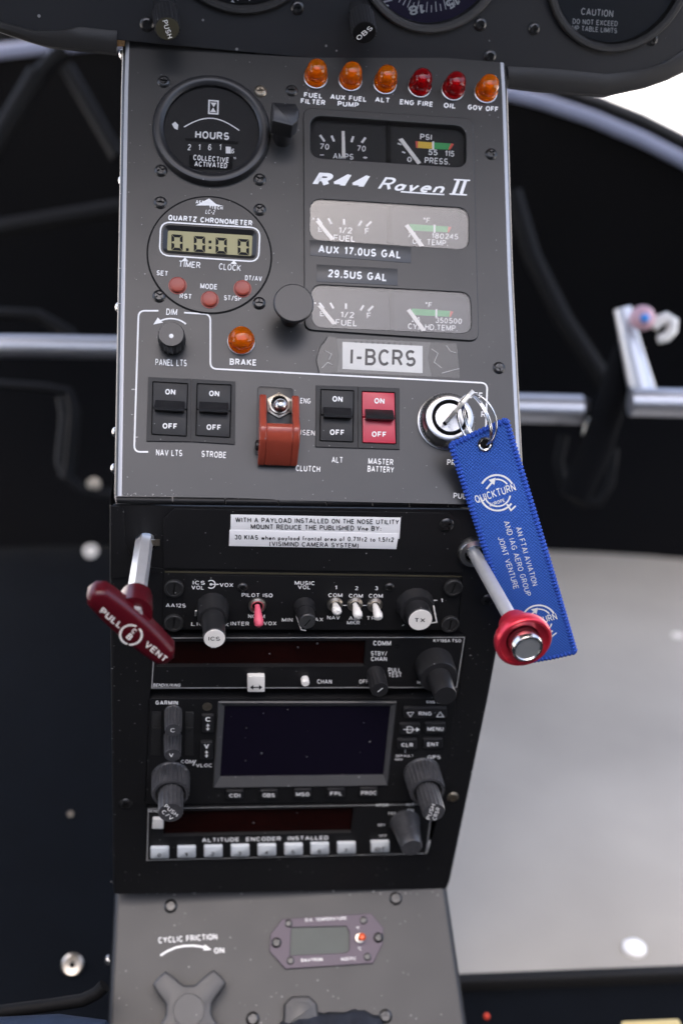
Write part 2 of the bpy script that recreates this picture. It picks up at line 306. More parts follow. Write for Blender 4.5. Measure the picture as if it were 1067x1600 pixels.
M = dict(
    grey=mat('grey_panel_paint', (.0165, .0165, .016), .34, bump=.05, bscale=1500, var=.1, vscale=25, dust=.5, dscale=420, rvar=.05),
    black=mat('black_panel_paint', (.0085, .0085, .009), .48, spec=.28, bump=.05, bscale=1500, var=.2, vscale=30, dust=.5, dscale=380, rvar=.07),
    dash=mat('dash_paint', (.009, .0095, .011), .5, spec=.35, bump=.06, bscale=1300, var=.15, vscale=30, dust=.5, dscale=170),
    trim=mat('dash_trim_vinyl', (.014, .0135, .013), .55, spec=.4, bump=.25, bscale=1800, var=.2, vscale=50),
    pl=mat('black_plastic', (.013, .013, .014), .38, bump=.04, dust=.5, dscale=300),
    plm=mat('matte_black_plastic', (.016, .016, .016), .55, spec=.4, bump=.08, bscale=1600, dust=.6, dscale=300),
    knob=mat('black_knob_plastic', (.016, .016, .017), .33, bump=.06, bscale=1600, dust=.6, dscale=350),
    greyknob=mat('grey_knob_plastic', (.062, .062, .063), .5, bump=.1, bscale=1500, var=.15, vscale=80, dust=.6, dscale=200),
    white=mat('white_print', (.78, .78, .76), .6), ivory=mat('ivory_plastic', (.74, .72, .67), .4, var=.08, vscale=200),
    edge=mat('worn_edge_paint', (.34, .34, .33), .5, var=.35, vscale=120), key=mat('white_key_plastic', (.54, .57, .58), .45, var=.1, vscale=150), ink=mat('black_ink', (.008, .008, .009), .7, spec=.2),
    label=mat('white_label_vinyl', (.8, .8, .79), .5, var=.03, vscale=40), blabel=mat('black_label_tape', (.04, .04, .04), .35, bump=.1, bscale=300),
    chrome=mat('polished_metal', (.66, .66, .66), .2, 1, rvar=.06), steel=mat('brushed_steel', (.58, .57, .55), .3, 1, rvar=.1, bump=.05),
    nickel=mat('worn_nickel', (.62, .56, .47), .3, 1, var=.2, vscale=300), dscrew=mat('black_screw_metal', (.055, .055, .055), .3, .8, var=.4, vscale=500, bump=.08),
    goldscrew=mat('worn_brass_screw', (.30, .26, .2), .35, .9, var=.4, vscale=600), hole=mat('dark_recess', (.004, .004, .004), .8, spec=.2),
    rust=mat('rust_red_plastic', (.30, .055, .035), .4, var=.15, vscale=120, bump=.05), guard=mat('red_guard_plastic', (.29, .052, .03), .2, var=.25, vscale=90, bump=.04, dust=.4, dscale=300),
    redsw=mat('red_rocker_plastic', (.48, .02, .045), .35, var=.06, vscale=80), maroon=mat('maroon_plastic', (.062, .003, .007), .28, spec=.35, bump=.02),
    redanod=mat('red_anodised_metal', (.62, .03, .055), .3, .55, coat=.2, rvar=.08), pink=mat('pink_rubber', (.68, .10, .16), .5, bump=.05),
    blue=mat('blue_fabric', (.026, .10, .42), .8, spec=.3), bluedge=mat('blue_stitching', (.02, .075, .40), .85, spec=.3),
    lcd=mat('khaki_lcd', (.36, .33, .18), .5, spec=.15), lcd2=mat('grey_lcd', (.055, .066, .06), .35, spec=.25, var=.15, vscale=90),
    screen=mat('dark_screen_glass', (.006, .0045, .011), .12, spec=.3, rvar=.05, dust=.5, dscale=230), redscr=mat('dark_red_display', (.010, .002, .0016), .15, spec=.22, var=.5, vscale=50, dust=.4, dscale=200),
    dial=mat('gauge_dial_black', (.006, .006, .0065), .6, spec=.3), purple=mat('purple_anodised_plate', (.055, .04, .058), .45, .2, var=.1, vscale=60),
    instr=mat('purple_black_card', (.02, .012, .045), .4), yellow=mat('yellow_paint', (.7, .45, .03), .5), green=mat('green_paint', (.02, .32, .07), .5), redp=mat('red_paint', (.6, .06, .03), .5),
    orange=mat('orange_plastic', (.75, .10, .02), .4), tape=clear('clear_tape', (.9, .9, .88), 1.45, .18, .10, (.35, .33, .3)),
    glass=clear('gauge_glass', (.97, .97, .97), 1.5, .02, .004, (.5, .5, .5)),
    amber=clear('amber_lens', (1, .31, .012), 1.5, .04, .45, (1, .26, .005)), redlens=clear('red_lens', (.72, .02, .03), 1.5, .04, .35, (.55, .008, .015)),
    card=mat('pale_yellow_card', (.5, .42, .2), .7), keym=mat('key_nickel_silver', (.72, .69, .62), .38, .45), bezelgrey=mat('grey_bezel', (.035, .034, .033), .4, bump=.05), dial_sheen=mat('slate_dial_sheen', (.024, .028, .035), .4), rodm=mat('worn_steel_rod', (.6, .6, .6), .4, .55, var=.1, vscale=200), knobw=mat('worn_black_knob', (.045, .045, .048), .33, var=.55, vscale=420, bump=.08, dust=.5, dscale=300), button=mat('grey_button_metal', (.36, .38, .39), .42, .7, rvar=.05), chip_highlight=mat('scratch_and_highlight', (.42, .41, .39), .6), boxgrey=mat('box_panel_paint', (.0150, .0153, .0160), .45, bump=.05, bscale=1500, var=.1, vscale=25, dust=.6, dscale=330, rvar=.05), film=mat('greyed_film', (.10, .10, .098), .4, var=.25, vscale=120), olive=mat('olive_metal', (.05, .046, .03), .5, .0, spec=.2, var=.15, vscale=300), corr=mat('corroded_brass', (.16, .09, .035), .6, .4, var=.6, vscale=400, bump=.4),
    carpet=mat('navy_carpet', (.0021, .0030, .0046), .95, spec=.1, bump=.8, bscale=600, var=.35, vscale=30), mat_=mat('grey_floor_vinyl', (.305, .29, .258), .55, bump=.12, bscale=500, var=.42, vscale=4, rvar=.06),
    navy=mat('blue_seat_cloth', (.012, .022, .045), .9, spec=.2, bump=.5, bscale=700, var=.3, vscale=60), void=mat('black_shell', (.003, .003, .0035), .9, spec=.1, var=.4, vscale=5),
    darkbar=mat('black_tube_paint', (.0035, .0035, .0037), .65, spec=.15), satin=mat('satin_nickel', (.46, .46, .46), .28, 1, rvar=.06), side_glint=mat('pale_grey_side_glint', (.4, .41, .43), .33, .3, var=.06, vscale=30), dull=mat('dull_bare_metal', (.2, .19, .18), .5, .6, var=.3, vscale=200), tubem=mat('satin_tube_metal', (.46, .47, .5), .36, .9, rvar=.05),
    bluebar=mat('blue_grey_sill_paint', (.17, .19, .27), .42), frame=mat('window_frame_black', (.007, .007, .007), .6, spec=.25), leather=mat('black_boot_leather', (.022, .026, .036), .5, bump=.7, bscale=260, var=.3, vscale=60),
    apron=mat('pale_concrete', (.62, .61, .59), .9, var=.1, vscale=1), roof=mat('dark_headliner', (.02, .02, .02), .9), white_paint=mat('white_paint', (.8, .8, .78), .5), pinkp=mat('pale_pink_plastic', (.55, .33, .38), .4), bluep=mat('bright_blue_plastic', (.03, .25, .7), .4))
def weave(m, sc):
    t = m.node_tree; b = t.nodes['Principled BSDF']; tc = t.nodes.new('ShaderNodeTexCoord'); hs = []
    for rz in (.6, -.97):
        mp = t.nodes.new('ShaderNodeMapping'); mp.inputs['Rotation'].default_value = (0, 0, rz); wv = t.nodes.new('ShaderNodeTexWave'); wv.inputs['Scale'].default_value = sc; wv.inputs['Distortion'].default_value = .6
        t.links.new(tc.outputs['Object'], mp.inputs[0]); t.links.new(mp.outputs[0], wv.inputs[0]); hs.append(wv)
    ad = t.nodes.new('ShaderNodeMath'); t.links.new(hs[0].outputs['Fac'], ad.inputs[0]); t.links.new(hs[1].outputs['Fac'], ad.inputs[1])
    bp = t.nodes.new('ShaderNodeBump'); bp.inputs['Strength'].default_value = .6; bp.inputs['Distance'].default_value = .0003
    t.links.new(ad.outputs[0], bp.inputs['Height']); t.links.new(bp.outputs[0], b.inputs['Normal'])
    mr = t.nodes.new('ShaderNodeMix'); mr.data_type = 'RGBA'; c = b.inputs['Base Color'].default_value
    mr.inputs[6].default_value = (c[0] * .7, c[1] * .75, c[2] * .8, 1); mr.inputs[7].default_value = (c[0] * 1.6, c[1] * 1.25, c[2] * 1.15, 1)
    t.links.new(hs[0].outputs['Fac'], mr.inputs[0]); t.links.new(mr.outputs[2], b.inputs['Base Color'])
weave(M['blue'], 260); weave(M['bluedge'], 330)

def screw_mb(cx=0, cy=0, r=3.0, w0=0, rot=.4, dome=1.3):     # pan head with a cross recess
    hd = MB(); hd.lathe([(r, w0), (r, w0 + dome * .35), (r * .86, w0 + dome * .75), (r * .6, w0 + dome)], cx, cy, 20)
    a = r * .16; b = r * .62; q = [(b, a), (a, a), (a, b), (-a, b), (-a, a), (-b, a), (-b, -a), (-a, -a), (-a, -b), (a, -b), (a, -a), (b, -a)]
    c, s_ = math.cos(rot), math.sin(rot); cross = [Vector((cx + x * c - y * s_, cy + x * s_ + y * c)) for x, y in q]
    hd.plate(ring2(cx, cy, r * .62, 20), [cross], w0 + dome - .75, w0 + dome, .03); hd.poly(ring2(cx, cy, r * .6, 16), w0 + .2)
    return hd
def screw(par, F, x, y, r=3.0, m='dscrew', name='screw', w0=0, dome=1.3):
    p = F.L(x, y, w0); return screw_mb(p.x, p.y, r, w0, random.uniform(0, 1.57), dome).build(name, M[m], par, F)
def slot_screw(par, F, x, y, r, w0=0, rot=1.57, m='plm'):
    p = F.L(x, y, w0); b = MB(); c, s_ = math.cos(rot), math.sin(rot)
    sl_ = [Vector((p.x + X * c - Y * s_, p.y + X * s_ + Y * c)) for X, Y in ((r * .6, .45), (-r * .6, .45), (-r * .6, -.45), (r * .6, -.45))]
    b.lathe([(r, w0), (r, w0 + 1.6), (r * .9, w0 + 2), (r * .72, w0 + 2), (r * .68, w0 + 1.5)], p.x, p.y, 28); b.plate(ring2(p.x, p.y, r * .69, 24), [sl_], w0 + .9, w0 + 1.6, .05); b.poly(ring2(p.x, p.y, r * .6, 16), w0 + .3)
    return b.build('thumb_screw', M[m], par, F)
def arc(cx, cy, r, a0, a1, n=16, ys=.95):       # pixel arc; degrees, 0 = right, 90 = up
    return [(cx + r * math.cos(math.radians(a0 + (a1 - a0) * i / n)), cy - ys * r * math.sin(math.radians(a0 + (a1 - a0) * i / n))) for i in range(n + 1)]

# ------------------------------------------------------------------ the setting
def slab(name, pts, th, m):
    b = MB(); n = len(pts); q = [p / MM for p in pts] + [(p - Vector((0, 0, th))) / MM for p in pts]
    b.add(q, [tuple(range(n)), tuple(range(2 * n - 1, n - 1, -1))] + [(i, n + i, n + (i + 1) % n, (i + 1) % n) for i in range(n)]); return b.build(name, m, flat=True)
hl = bpy.data.meshes.new('window_backdrop'); hx = [(-220, 12, -.5), (220, 12, -.5), (220, 60, 17), (-220, 60, 17), (220, 140, 24), (-220, 140, 24)]  # added backdrop slope, pale so the window view turns white
hl.from_pydata(hx, [], [(0, 1, 2, 3), (3, 2, 4, 5)]); hl.materials.append(M['apron']); ho = bpy.data.objects.new('window_backdrop', hl); COL.objects.link(ho); tag(ho, 'added pale backdrop slope that whitens the cabin windows', 'backdrop', kind='structure')
g = slab('ground', [Vector((x, y, 0)) for x, y in ((-150, -150), (150, -150), (150, 150), (-150, 150))], .2, M['apron']); tag(g, 'pale concrete apron outside the cabin windows', 'ground', kind='structure')
f = slab('floor', [Vector((x, y, FLOOR_Z)) for x, y in ((-.80, -1.06), (.80, -1.06), (.80, 1.5), (-.80, 1.5))], .04, M['carpet']); tag(f, 'dark navy carpeted cabin floor around the console', 'floor', kind='structure')
def roof_hit(x, y):
    rp = P1.pt(x, y); rv_ = (rp - CAM).normalized(); rv_ = rv_ - P1.N * 2 * rv_.dot(P1.N); return rp + rv_ * ((1.9 - rp.z) / rv_.z)
ra, rb = roof_hit(610, 298), roof_hit(331, 318); RM = (rb.y - ra.y) / (rb.x - ra.x); RL, RR = ra.y + RM * (-.74 - ra.x), ra.y + RM * (.74 - ra.x); print('roof edge', ra, rb, RL, RR)
r_ = slab('ceiling', [Vector((x, y, 1.93)) for x, y in ((-.74, RL), (.74, RR), (.74, 1.35), (-.74, 1.35))], .03, M['roof']); tag(r_, 'unseen dark cabin roof with its rear edge shaped for gauge reflections', 'ceiling', kind='structure')  # unseen roof, added to darken upper gauge reflections; rear edge shaped for this
def wall_box(x0, x1, y0, y1, z0, z1, t):
    wf_ = WorldFrame(Vector((x0, y0, z0))); a, b_, c = (x1 - x0) * 1000, (y1 - y0) * 1000, (z1 - z0) * 1000
    return MB().prism([Vector((0, 0)), Vector((a, 0)), Vector((a, b_)), Vector((0, b_))], 0, c).build(t, M['roof'], cab, wf_)
cab = thing('unseen_cabin_shell', 'unseen dark cabin walls and bulkhead added to block sky light', 'cabin wall', WorldFrame(Vector((0, -1, .66))))  # unseen walls, added to cut sky light from the rear and sides
wall_box(-.74, .74, -1.06, -1.0, .6, 1.62, 'unseen_rear_bulkhead'); wall_box(-.80, -.74, -1.06, .02, .6, 1.95, 'side_panel'); wall_box(.74, .80, -1.06, .02, .6, 1.5, 'side_panel')
wall_box(-.80, -.74, .02, 1.4, .6, .9, 'unseen_door_panel'); wall_box(.74, .80, .02, 1.4, .6, .9, 'unseen_door_panel')
# nose shell: a curved dark wall in front of the floor, up to the window sill
def shell():
    sill_r = [(560, 95), (795, 141), (850, 150), (925, 172), (1000, 200), (1067, 233), (1140, 280), (1240, 360)]
    sill_l = [(560, 95), (300, 62), (60, 72), (0, 80), (-80, 100), (-200, 160)]
    return sill_l[::-1] + sill_r[1:]
WD = 1.30
wf = WorldFrame(Vector((0, WD, FLOOR_Z))); sh = MB(); top = [wf.loc(at_depth(x, y, WD + .05)) for x, y in shell()]
n = len(top); rows = []
for k in range(7):
    a = k / 6; rows.append([Vector((p.x, p.y * a + (1 - a) * (p.y - 120 * 0) + 90 * math.sin(a * 3.14), (p.z) * a + (1 - a) * 4)) for p in top])
vs_ = [p for r in rows for p in r]; fs = [(k * n + i, k * n + i + 1, (k + 1) * n + i + 1, (k + 1) * n + i) for k in range(6) for i in range(n - 1)]
t = thing('nose_shell', 'black curved nose shell in front of the pedals', 'cabin wall', wf)
sh.add(vs_, fs); sh.add([v + Vector((0, 14, 0)) for v in vs_], [f_[::-1] for f_ in fs]); sh.build('shell_wall', M['void'], t)
MB().tube([wf.loc(at_depth(x, y, WD + .035)) for x, y in ((770, 141), (800, 146), (850, 159), (925, 184), (1000, 216), (1067, 250), (1140, 290), (1240, 370))], 8.5, 12).build('sill_rail', M['bluebar'], t)
MB().tube([wf.loc(at_depth(x, y, WD + .05)) for x, y in ((740, 105), (800, 128), (860, 137), (935, 162), (1000, 188), (1067, 222), (1140, 262), (1240, 340))], 22, 14, flat=.45).build('window_frame', M['frame'], t)
MB().tube([wf.loc(at_depth(x, y, WD + .035)) for x, y in ((230, 62), (150, 66), (60, 73), (0, 80), (-80, 95), (-200, 140))], 9, 12).build('sill_rail', M['bluebar'], t)
MB().tube([wf.loc(at_depth(x, y, WD + .05)) for x, y in ((280, 30), (150, 40), (60, 46), (0, 50), (-80, 62), (-200, 100))], 24, 14, flat=.6).build('window_frame', M['frame'], t)
for a, b, rr in (((60, 115), (-30, 265), 12), ((100, 75), (60, 118), 9), ((185, 245), (105, 105), 8), ((-20, 360), (190, 325), 10)):
    MB().tube([wf.loc(at_depth(*a, 1.22)), wf.loc(at_depth(*b, 1.22))], rr).build('brace_tube', M['darkbar'], t)
MB().tube([wf.loc(at_depth(x, y, 1.2)) for x, y in ((800, 300), (830, 400), (880, 500), (960, 620))], 10).build('brace_tube', M['darkbar'], t)
# grey mat on the right-hand floor, with a button and a small light spot
mw = 6
fm = Frame(PF, 900, 1200, mw); mt = thing('floor_mat', 'grey vinyl floor mat right of the console', 'floor mat', fm)
MB().prism([fm.L(x, y, mw) for x, y in ((560, 789), (1240, 786), (1420, 1500), (560, 1536))], 0.5, mw, 1.5).build('mat_sheet', M['mat_'], mt, fm)
MB().lathe([(9, mw), (9, mw + 3), (7, mw + 5), (0, mw + 6)], *fm.L(990, 1484, mw)).build('snap_button', M['white_paint'], mt, fm)
MB().lathe([(7, mw), (7, mw + .6), (0, mw + .8)], *fm.L(1058, 993, mw)).build('worn_spot', M['ivory'], mt, fm)
fb = Frame(PF, 860, 1560)
o = MB().prism([fb.L(x, y) for x, y in ((560, 1540), (1420, 1506), (1420, 1522), (560, 1556))], 0, 9, 3).build('mat_edge_strip', M['frame'], None, fb); tag(o, 'black edging strip along the near edge of the grey mat', 'edging strip')
o = MB().prism([fb.L(x, y) for x, y in ((970, 1602), (1058, 1598), (1075, 1625), (965, 1630))], 0, 4, 1).build('folded_card', M['card'], None, fb); o['label'] = 'pale yellow card corner on the navy carpet'; o['category'] = 'card'
o = MB().lathe([(2.2, 0), (1.8, 2), (0, 2.6)], *fb.L(760, 1589)).build('crumb', M['redp'], None, fb); tag(o, 'tiny red crumb on the navy carpet', 'crumb')
for x, y, rr, lb in ((143, 868, 9.5, 'round metal carpet snap beside the top of the black radio console'), (115, 1517, 8, 'round metal carpet snap left of the grey friction knob box'), (111, 1274, 2.2, 'tiny pale carpet rivet left of the radio console')):
    F = Frame(PF, x, y); t = thing('carpet_snap', lb, 'carpet snap', F, 'metal snaps in the left carpet')
    tilt = MB(); tilt.M = Matrix.Translation((0, 0, rr * .7)) @ Matrix.Rotation(math.radians(52), 4, 'X'); tilt.lathe([(rr, 0), (rr, 1.5), (rr * .8, 2.6), (rr * .62, 2.4), (rr * .55, 1.6), (rr * .3, 1.4), (rr * .24, 2.2), (rr * .16, .6), (0, .6)]); tilt.build('snap_ring', M['nickel'] if rr < 9 else M['ivory'], t)
    if rr > 5: ct = MB(); ct.M = tilt.M; ct.lathe([(rr * .3, 2.5), (0, 2.5)], n=16); ct.build('snap_centre', M['hole'], t)
# bead and blue cushion at the bottom left
wl = WorldFrame(at_depth(80, 1590, .56)); 
o = MB().tube([wl.loc(at_depth(x, y, .60)) for x, y in ((-60, 1588), (0, 1581), (70, 1572), (130, 1563), (152, 1552), (164, 1540))], 3.6).build('carpet_bead', M['darkbar'], None, wl); tag(o, 'black rubber bead along the carpet at the lower left', 'bead trim')
o = MB().tube([wl.loc(at_depth(x, y, .53)) for x, y in ((-120, 1672), (0, 1666), (90, 1658), (150, 1656), (185, 1680))], [22, 22, 21, 18, 10], 16).build('seat_cushion', M['navy'], None, wl); tag(o, 'blue cloth seat edge at the lower left corner', 'seat cushion')
# pedals
wp = WorldFrame(at_depth(90, 545, 1.0)); t = thing('pedal_bar', 'satin metal pedal tube across the left footwell', 'pedal', wp)
MB().tube([wp.loc(at_depth(-120, 540, 1.0)), wp.loc(at_depth(60, 541, 1.0)), wp.loc(at_depth(260, 545, 1.0))], 10.5, 20).build('tube', M['tubem'], t)
MB().tube([wp.loc(at_depth(x, y, 1.08)) for x, y in ((-60, 498), (0, 490), (60, 492), (110, 520), (125, 545))], 6).build('bracket', M['darkbar'], t)
t = thing('pedal_recess_frame', 'dark grey recess frame below the left pedal tube', 'frame', WorldFrame(at_depth(100, 650, 1.1))); wq = WorldFrame(at_depth(100, 650, 1.1))
MB().tube([wq.loc(at_depth(x, y, 1.1)) for x, y in ((-60, 595), (0, 600), (70, 605), (108, 612), (118, 640), (113, 700), (108, 745), (130, 765), (185, 775))], 7, flat=.6).build('rail', M['darkbar'], t)
MB().tube([wq.loc(at_depth(x, y, 1.12)) for x, y in ((95, 620), (100, 650), (92, 720), (100, 745))], 4).build('inner_rail', M['frame'], t)
MB().lathe([(7, 0), (7, 3), (0, 4)]).build('bolt', M['goldscrew'], t).matrix_basis = Matrix.Translation(at_depth(148, 757, 1.1) - wq.p) @ Matrix.Rotation(math.radians(70), 4, 'X')
wr = WorldFrame(at_depth(860, 645, 1.0)); t = thing('pedal_bar', 'short satin metal pedal tube just right of the console', 'pedal', wr)
MB().tube([wr.loc(at_depth(740, 636, 1.0)), wr.loc(at_depth(908, 640, 1.0))], 13.5, 20).build('tube', M['tubem'], t)
MB().tube([wr.loc(at_depth(908, 640, 1.0)), wr.loc(at_depth(917, 641, 1.0))], 11, 16).build('end_plug', M['frame'], t)
MB().tube([wr.loc(at_depth(x, y, 1.03)) for x, y in ((912, 650), (918, 662), (914, 680))], 3).build('clip', M['steel'], t)
wr = WorldFrame(at_depth(1020, 625, .95)); t = thing('foot_pedal', 'right foot pedal with upright grey post and pink ball fitting', 'pedal', wr)
MB().tube([wr.loc(at_depth(984, 628, .95)), wr.loc(at_depth(1180, 632, .95))], 12.5, 20).build('tube', M['tubem'], t)
MB().tube([wr.loc(at_depth(x, y, .97)) for x, y in ((972, 482), (985, 540), (1003, 612))], [8, 9.5, 12], 14).build('post', M['tubem'], t)
MB().tube([wr.loc(at_depth(x, y, .99)) for x, y in ((980, 540), (960, 610), (930, 700), (895, 780))], [12, 14, 15, 14], 14).build('lever_arm', M['void'], t)
sp = MB(); sp.M = Matrix.Translation(wr.loc(at_depth(1003, 497, .94))); sp.lathe([(0, -11)] + [(11 * math.cos(a), 11 * math.sin(a)) for a in [-1.2, -.8, -.4, 0, .4, .8, 1.2]] + [(0, 11)], n=20); sp.build('ball', M['pinkp'], t)
sp = MB(); sp.M = Matrix.Translation(wr.loc(at_depth(1007, 497, .928))); sp.lathe([(0, -4)] + [(4 * math.cos(a), 4 * math.sin(a)) for a in [-1, -.5, 0, .5, 1]] + [(0, 4)], n=14); sp.build('hub', M['bluep'], t)
MB().tube([wr.loc(at_depth(x, y, .95)) for x, y in ((1020, 512), (1027, 502), (1040, 497), (1050, 503), (1049, 516), (1040, 527), (1028, 530))], [4.5, 5, 5.5, 5.5, 5, 4.5, 4]).build('hook', M['ivory'], t)
wr = WorldFrame(at_depth(910, 780, 1.05)); o = MB().tube([wr.loc(at_depth(x, y, 1.05)) for x, y in ((880, 680), (872, 720), (880, 760), (905, 785), (935, 785), (952, 755), (958, 700))], 5).build('cable_loop', M['darkbar'], None, wr); tag(o, 'dark loop of hose hanging under the right pedal tube', 'hose')

# ------------------------------------------------------------------ dash panel on top
FD = Frame(PD, 475, 90); dash = thing('dashboard', 'black upper instrument panel along the top edge', 'dash panel', FD)
out = [(-60, 30), (0, 38), (60, 50), (110, 56), (150, 58), (188, 63), (475, 90), (793, 119), (795, 112), (880, 112), (947, 118), (1007, 110), (1067, 82), (1130, 30), (1160, -420), (-60, -420)]
holes = []
GA = []
for bx, by, R in ((372, 22, 44), (662, 52, 40.5), (946, 82, 40.5)):
    p = FD.L(bx, by, 2) + Vector((0, R)); GA.append((p, R)); holes.append(ring2(p.x, p.y, R - 2.5, 64))
MB().plate([FD.L(x, y, 0) for x, y in out], holes, -3, 0, .3).build('panel_sheet', M['dash'], dash)
def strip(name, top_, bot, par):
    b = MB(); rows = []
    for (x0, y0), (x1, y1) in zip(top_, bot):
        a = FD.L(x0, y0, 1.0); c = FD.L(x1, y1, -3); m1 = a * .93 + c * .07
        rows.append([Vector((a.x, a.y, -2)), Vector((a.x, a.y, .3)), Vector((m1.x, m1.y, 1.0)), Vector(((a.x + c.x) / 2, (a.y + c.y) / 2, 1.2)), Vector((a.x * .12 + c.x * .88, a.y * .12 + c.y * .88, -.5)), Vector((c.x, c.y, -3)), Vector((c.x, c.y + 2, -14)), Vector((a.x, a.y, -14))])
    k = len(rows[0]); b.add([p for r in rows for p in r], [(i * k + j, i * k + (j + 1) % k, (i + 1) * k + (j + 1) % k, (i + 1) * k + j) for i in range(len(rows) - 1) for j in range(k)] + [tuple(range(k))[::-1], tuple(range((len(rows) - 1) * k, len(rows) * k))])
    return b.build(name, M['trim'], par, FD)
strip('edge_trim', [(-60, 22), (0, 33), (55, 48), (100, 46), (125, 42), (183, 48)], [(-60, 34), (0, 51), (45, 66), (80, 76), (120, 80), (183, 87)], dash)
strip('edge_trim', [(793, 104), (840, 106), (881, 109), (947, 116), (1007, 109), (1040, 97), (1067, 79), (1130, 20)], [(793, 139), (840, 145), (884, 148), (944, 152), (1005, 139), (1040, 127), (1067, 114), (1130, 70)], dash)
for x, y, rr in ((230, 38, 3.6), (465, 12, 3.4), (750, 38, 3.4), (834, 45, 3.2), (1018, 62, 3.2), (765, 88, 3.4)): screw(dash, FD, x, y, rr)
o = MB().prism([FD.L(x, y, .6) for x, y in ((183, 50), (196, 54), (195, 73), (183, 73))], -2, -.2, .3).build('corroded_corner', M['corr'], dash, FD)
# three round dash gauges
def dash_gauge(i, label, name, fm_, face):
    p, R = GA[i]; F = Frame(PD, 475, 90); F.mat = F.mat @ Matrix.Translation(Vector((p.x, p.y, 0)) * MM); F.o = F.o + p
    t = thing(name, label, 'gauge', F)
    MB().lathe([(R, 0), (R, 2.5), (R - .8, 3.2), (R - 2.5, 3.2), (R - 4.5, 1), (R - 5, -2.2)], n=64).build('bezel', fm_, t)
    MB().lathe([(R - 4.8, -2.5), (0, -2.5)], n=64).build('dial_face', face, t)
    MB().lathe([(R - 3.9, 1.4), (0, 1.4)], n=64).build('glass', M['glass'], t)
    return t, F
t, F = dash_gauge(0, 'black round dash gauge with white ticks at the top left', 'dash_gauge', M['trim'], M['dial'])
b = MB()
for k in range(-3, 4):
    a = math.radians(-90 + k * 9); b.ribbon([Vector((math.cos(a) * q, math.sin(a) * q)) for q in (34.5, 38)], .8, -2.3)
b.pixpoly(F, [(358, 9), (369, 9), (363.5, -2)], -2.3); b.build('tick_marks', M['white'], t)
t, F = dash_gauge(1, 'round compass gauge with purple card numbered 15 and 18 at the top centre', 'dash_gauge', M['bezelgrey'], M['instr'])
b = MB(); b.text(F, '18', 662, 5, 637, 10, 15, -2.3, .02); b.text(F, '15', 712, -8, 694, 3, 15, -2.3, .02); b.text(F, '2', 614, 0, 603, -6, 14, -2.3, .02)
for k in range(-9, 8):
    a = math.radians(-88 + k * 5); b.ribbon([Vector((math.cos(a) * q, math.sin(a) * q)) for q in ((27, 30.5) if k % 2 else (25.5, 30.5))], .55, -2.3)
b.build('compass_marks', M['white'], t)
t, F = dash_gauge(2, 'round dash gauge with a grey painted reflection and CAUTION lettering at the top right', 'dash_gauge', M['trim'], M['dial_sheen'])  # slate face colour stands in for the reflection on its glass
b = MB(); b.text(F, 'CAUTION', 907, 23, 957, 27, 11, -2.3); b.text(F, 'DO NOT EXCEED', 894, 37, 964, 41, 8, -2.3); b.text(F, 'MP TABLE LIMITS', 893, 47.5, 963, 52, 8, -2.3); b.build('lettering', M['white'], t)
ROT = 0
def dash_knob(label, base, tip, R, txt, cap, ang):
    F = Frame(PD, *base); t = thing('adjust_knob', label, 'knob', F, 'knobs under the dash gauges'); e = F.L(tip[0], tip[1], 21); tp_ = Vector((e.x, e.y, 21)); h = tp_.length
    rm = tp_.to_track_quat('Z', 'Y').to_matrix().to_4x4(); b = MB(); b.M = rm
    b.lathe([(R * .85, -2), (R * .85, h * .3), (R, h * .36), (R, h * .42, 1), (R, h - 1, 1), (R * .93, h), (R * .86, h)], teeth=24, depth=.5); b.build('knob_body', M['knob'], t)
    b = MB(); b.M = rm; b.lathe([(R * .88, h - .2), (R * .85, h + .3), (0, h + .3)], n=32); b.build('knob_cap', cap, t)
    V, Fc, mn, mx = text_mesh(txt, .012, 0); k_ = R * 1.45 / (mx - mn); an = -math.radians(ang); b = MB(); b.M = rm @ Matrix.Rotation(an + ROT, 4, 'Z')
    b.add([((v.x - (mn + mx) / 2) * k_, (v.y - .5) * min(k_ * 1.25, 2.6), h + .42 + v.z) for v in V], Fc); b.build('lettering', M['white'], t, flat=True)
dash_knob('olive capped black knob marked PUSH at the top left', (257, 8), (262, 45), 6.6, 'PUSH', M['olive'], 82)
dash_knob('black knob marked OBS under the compass gauge', (562, 12), (569, 51), 6.6, 'OBS', M['darkbar'], -48)

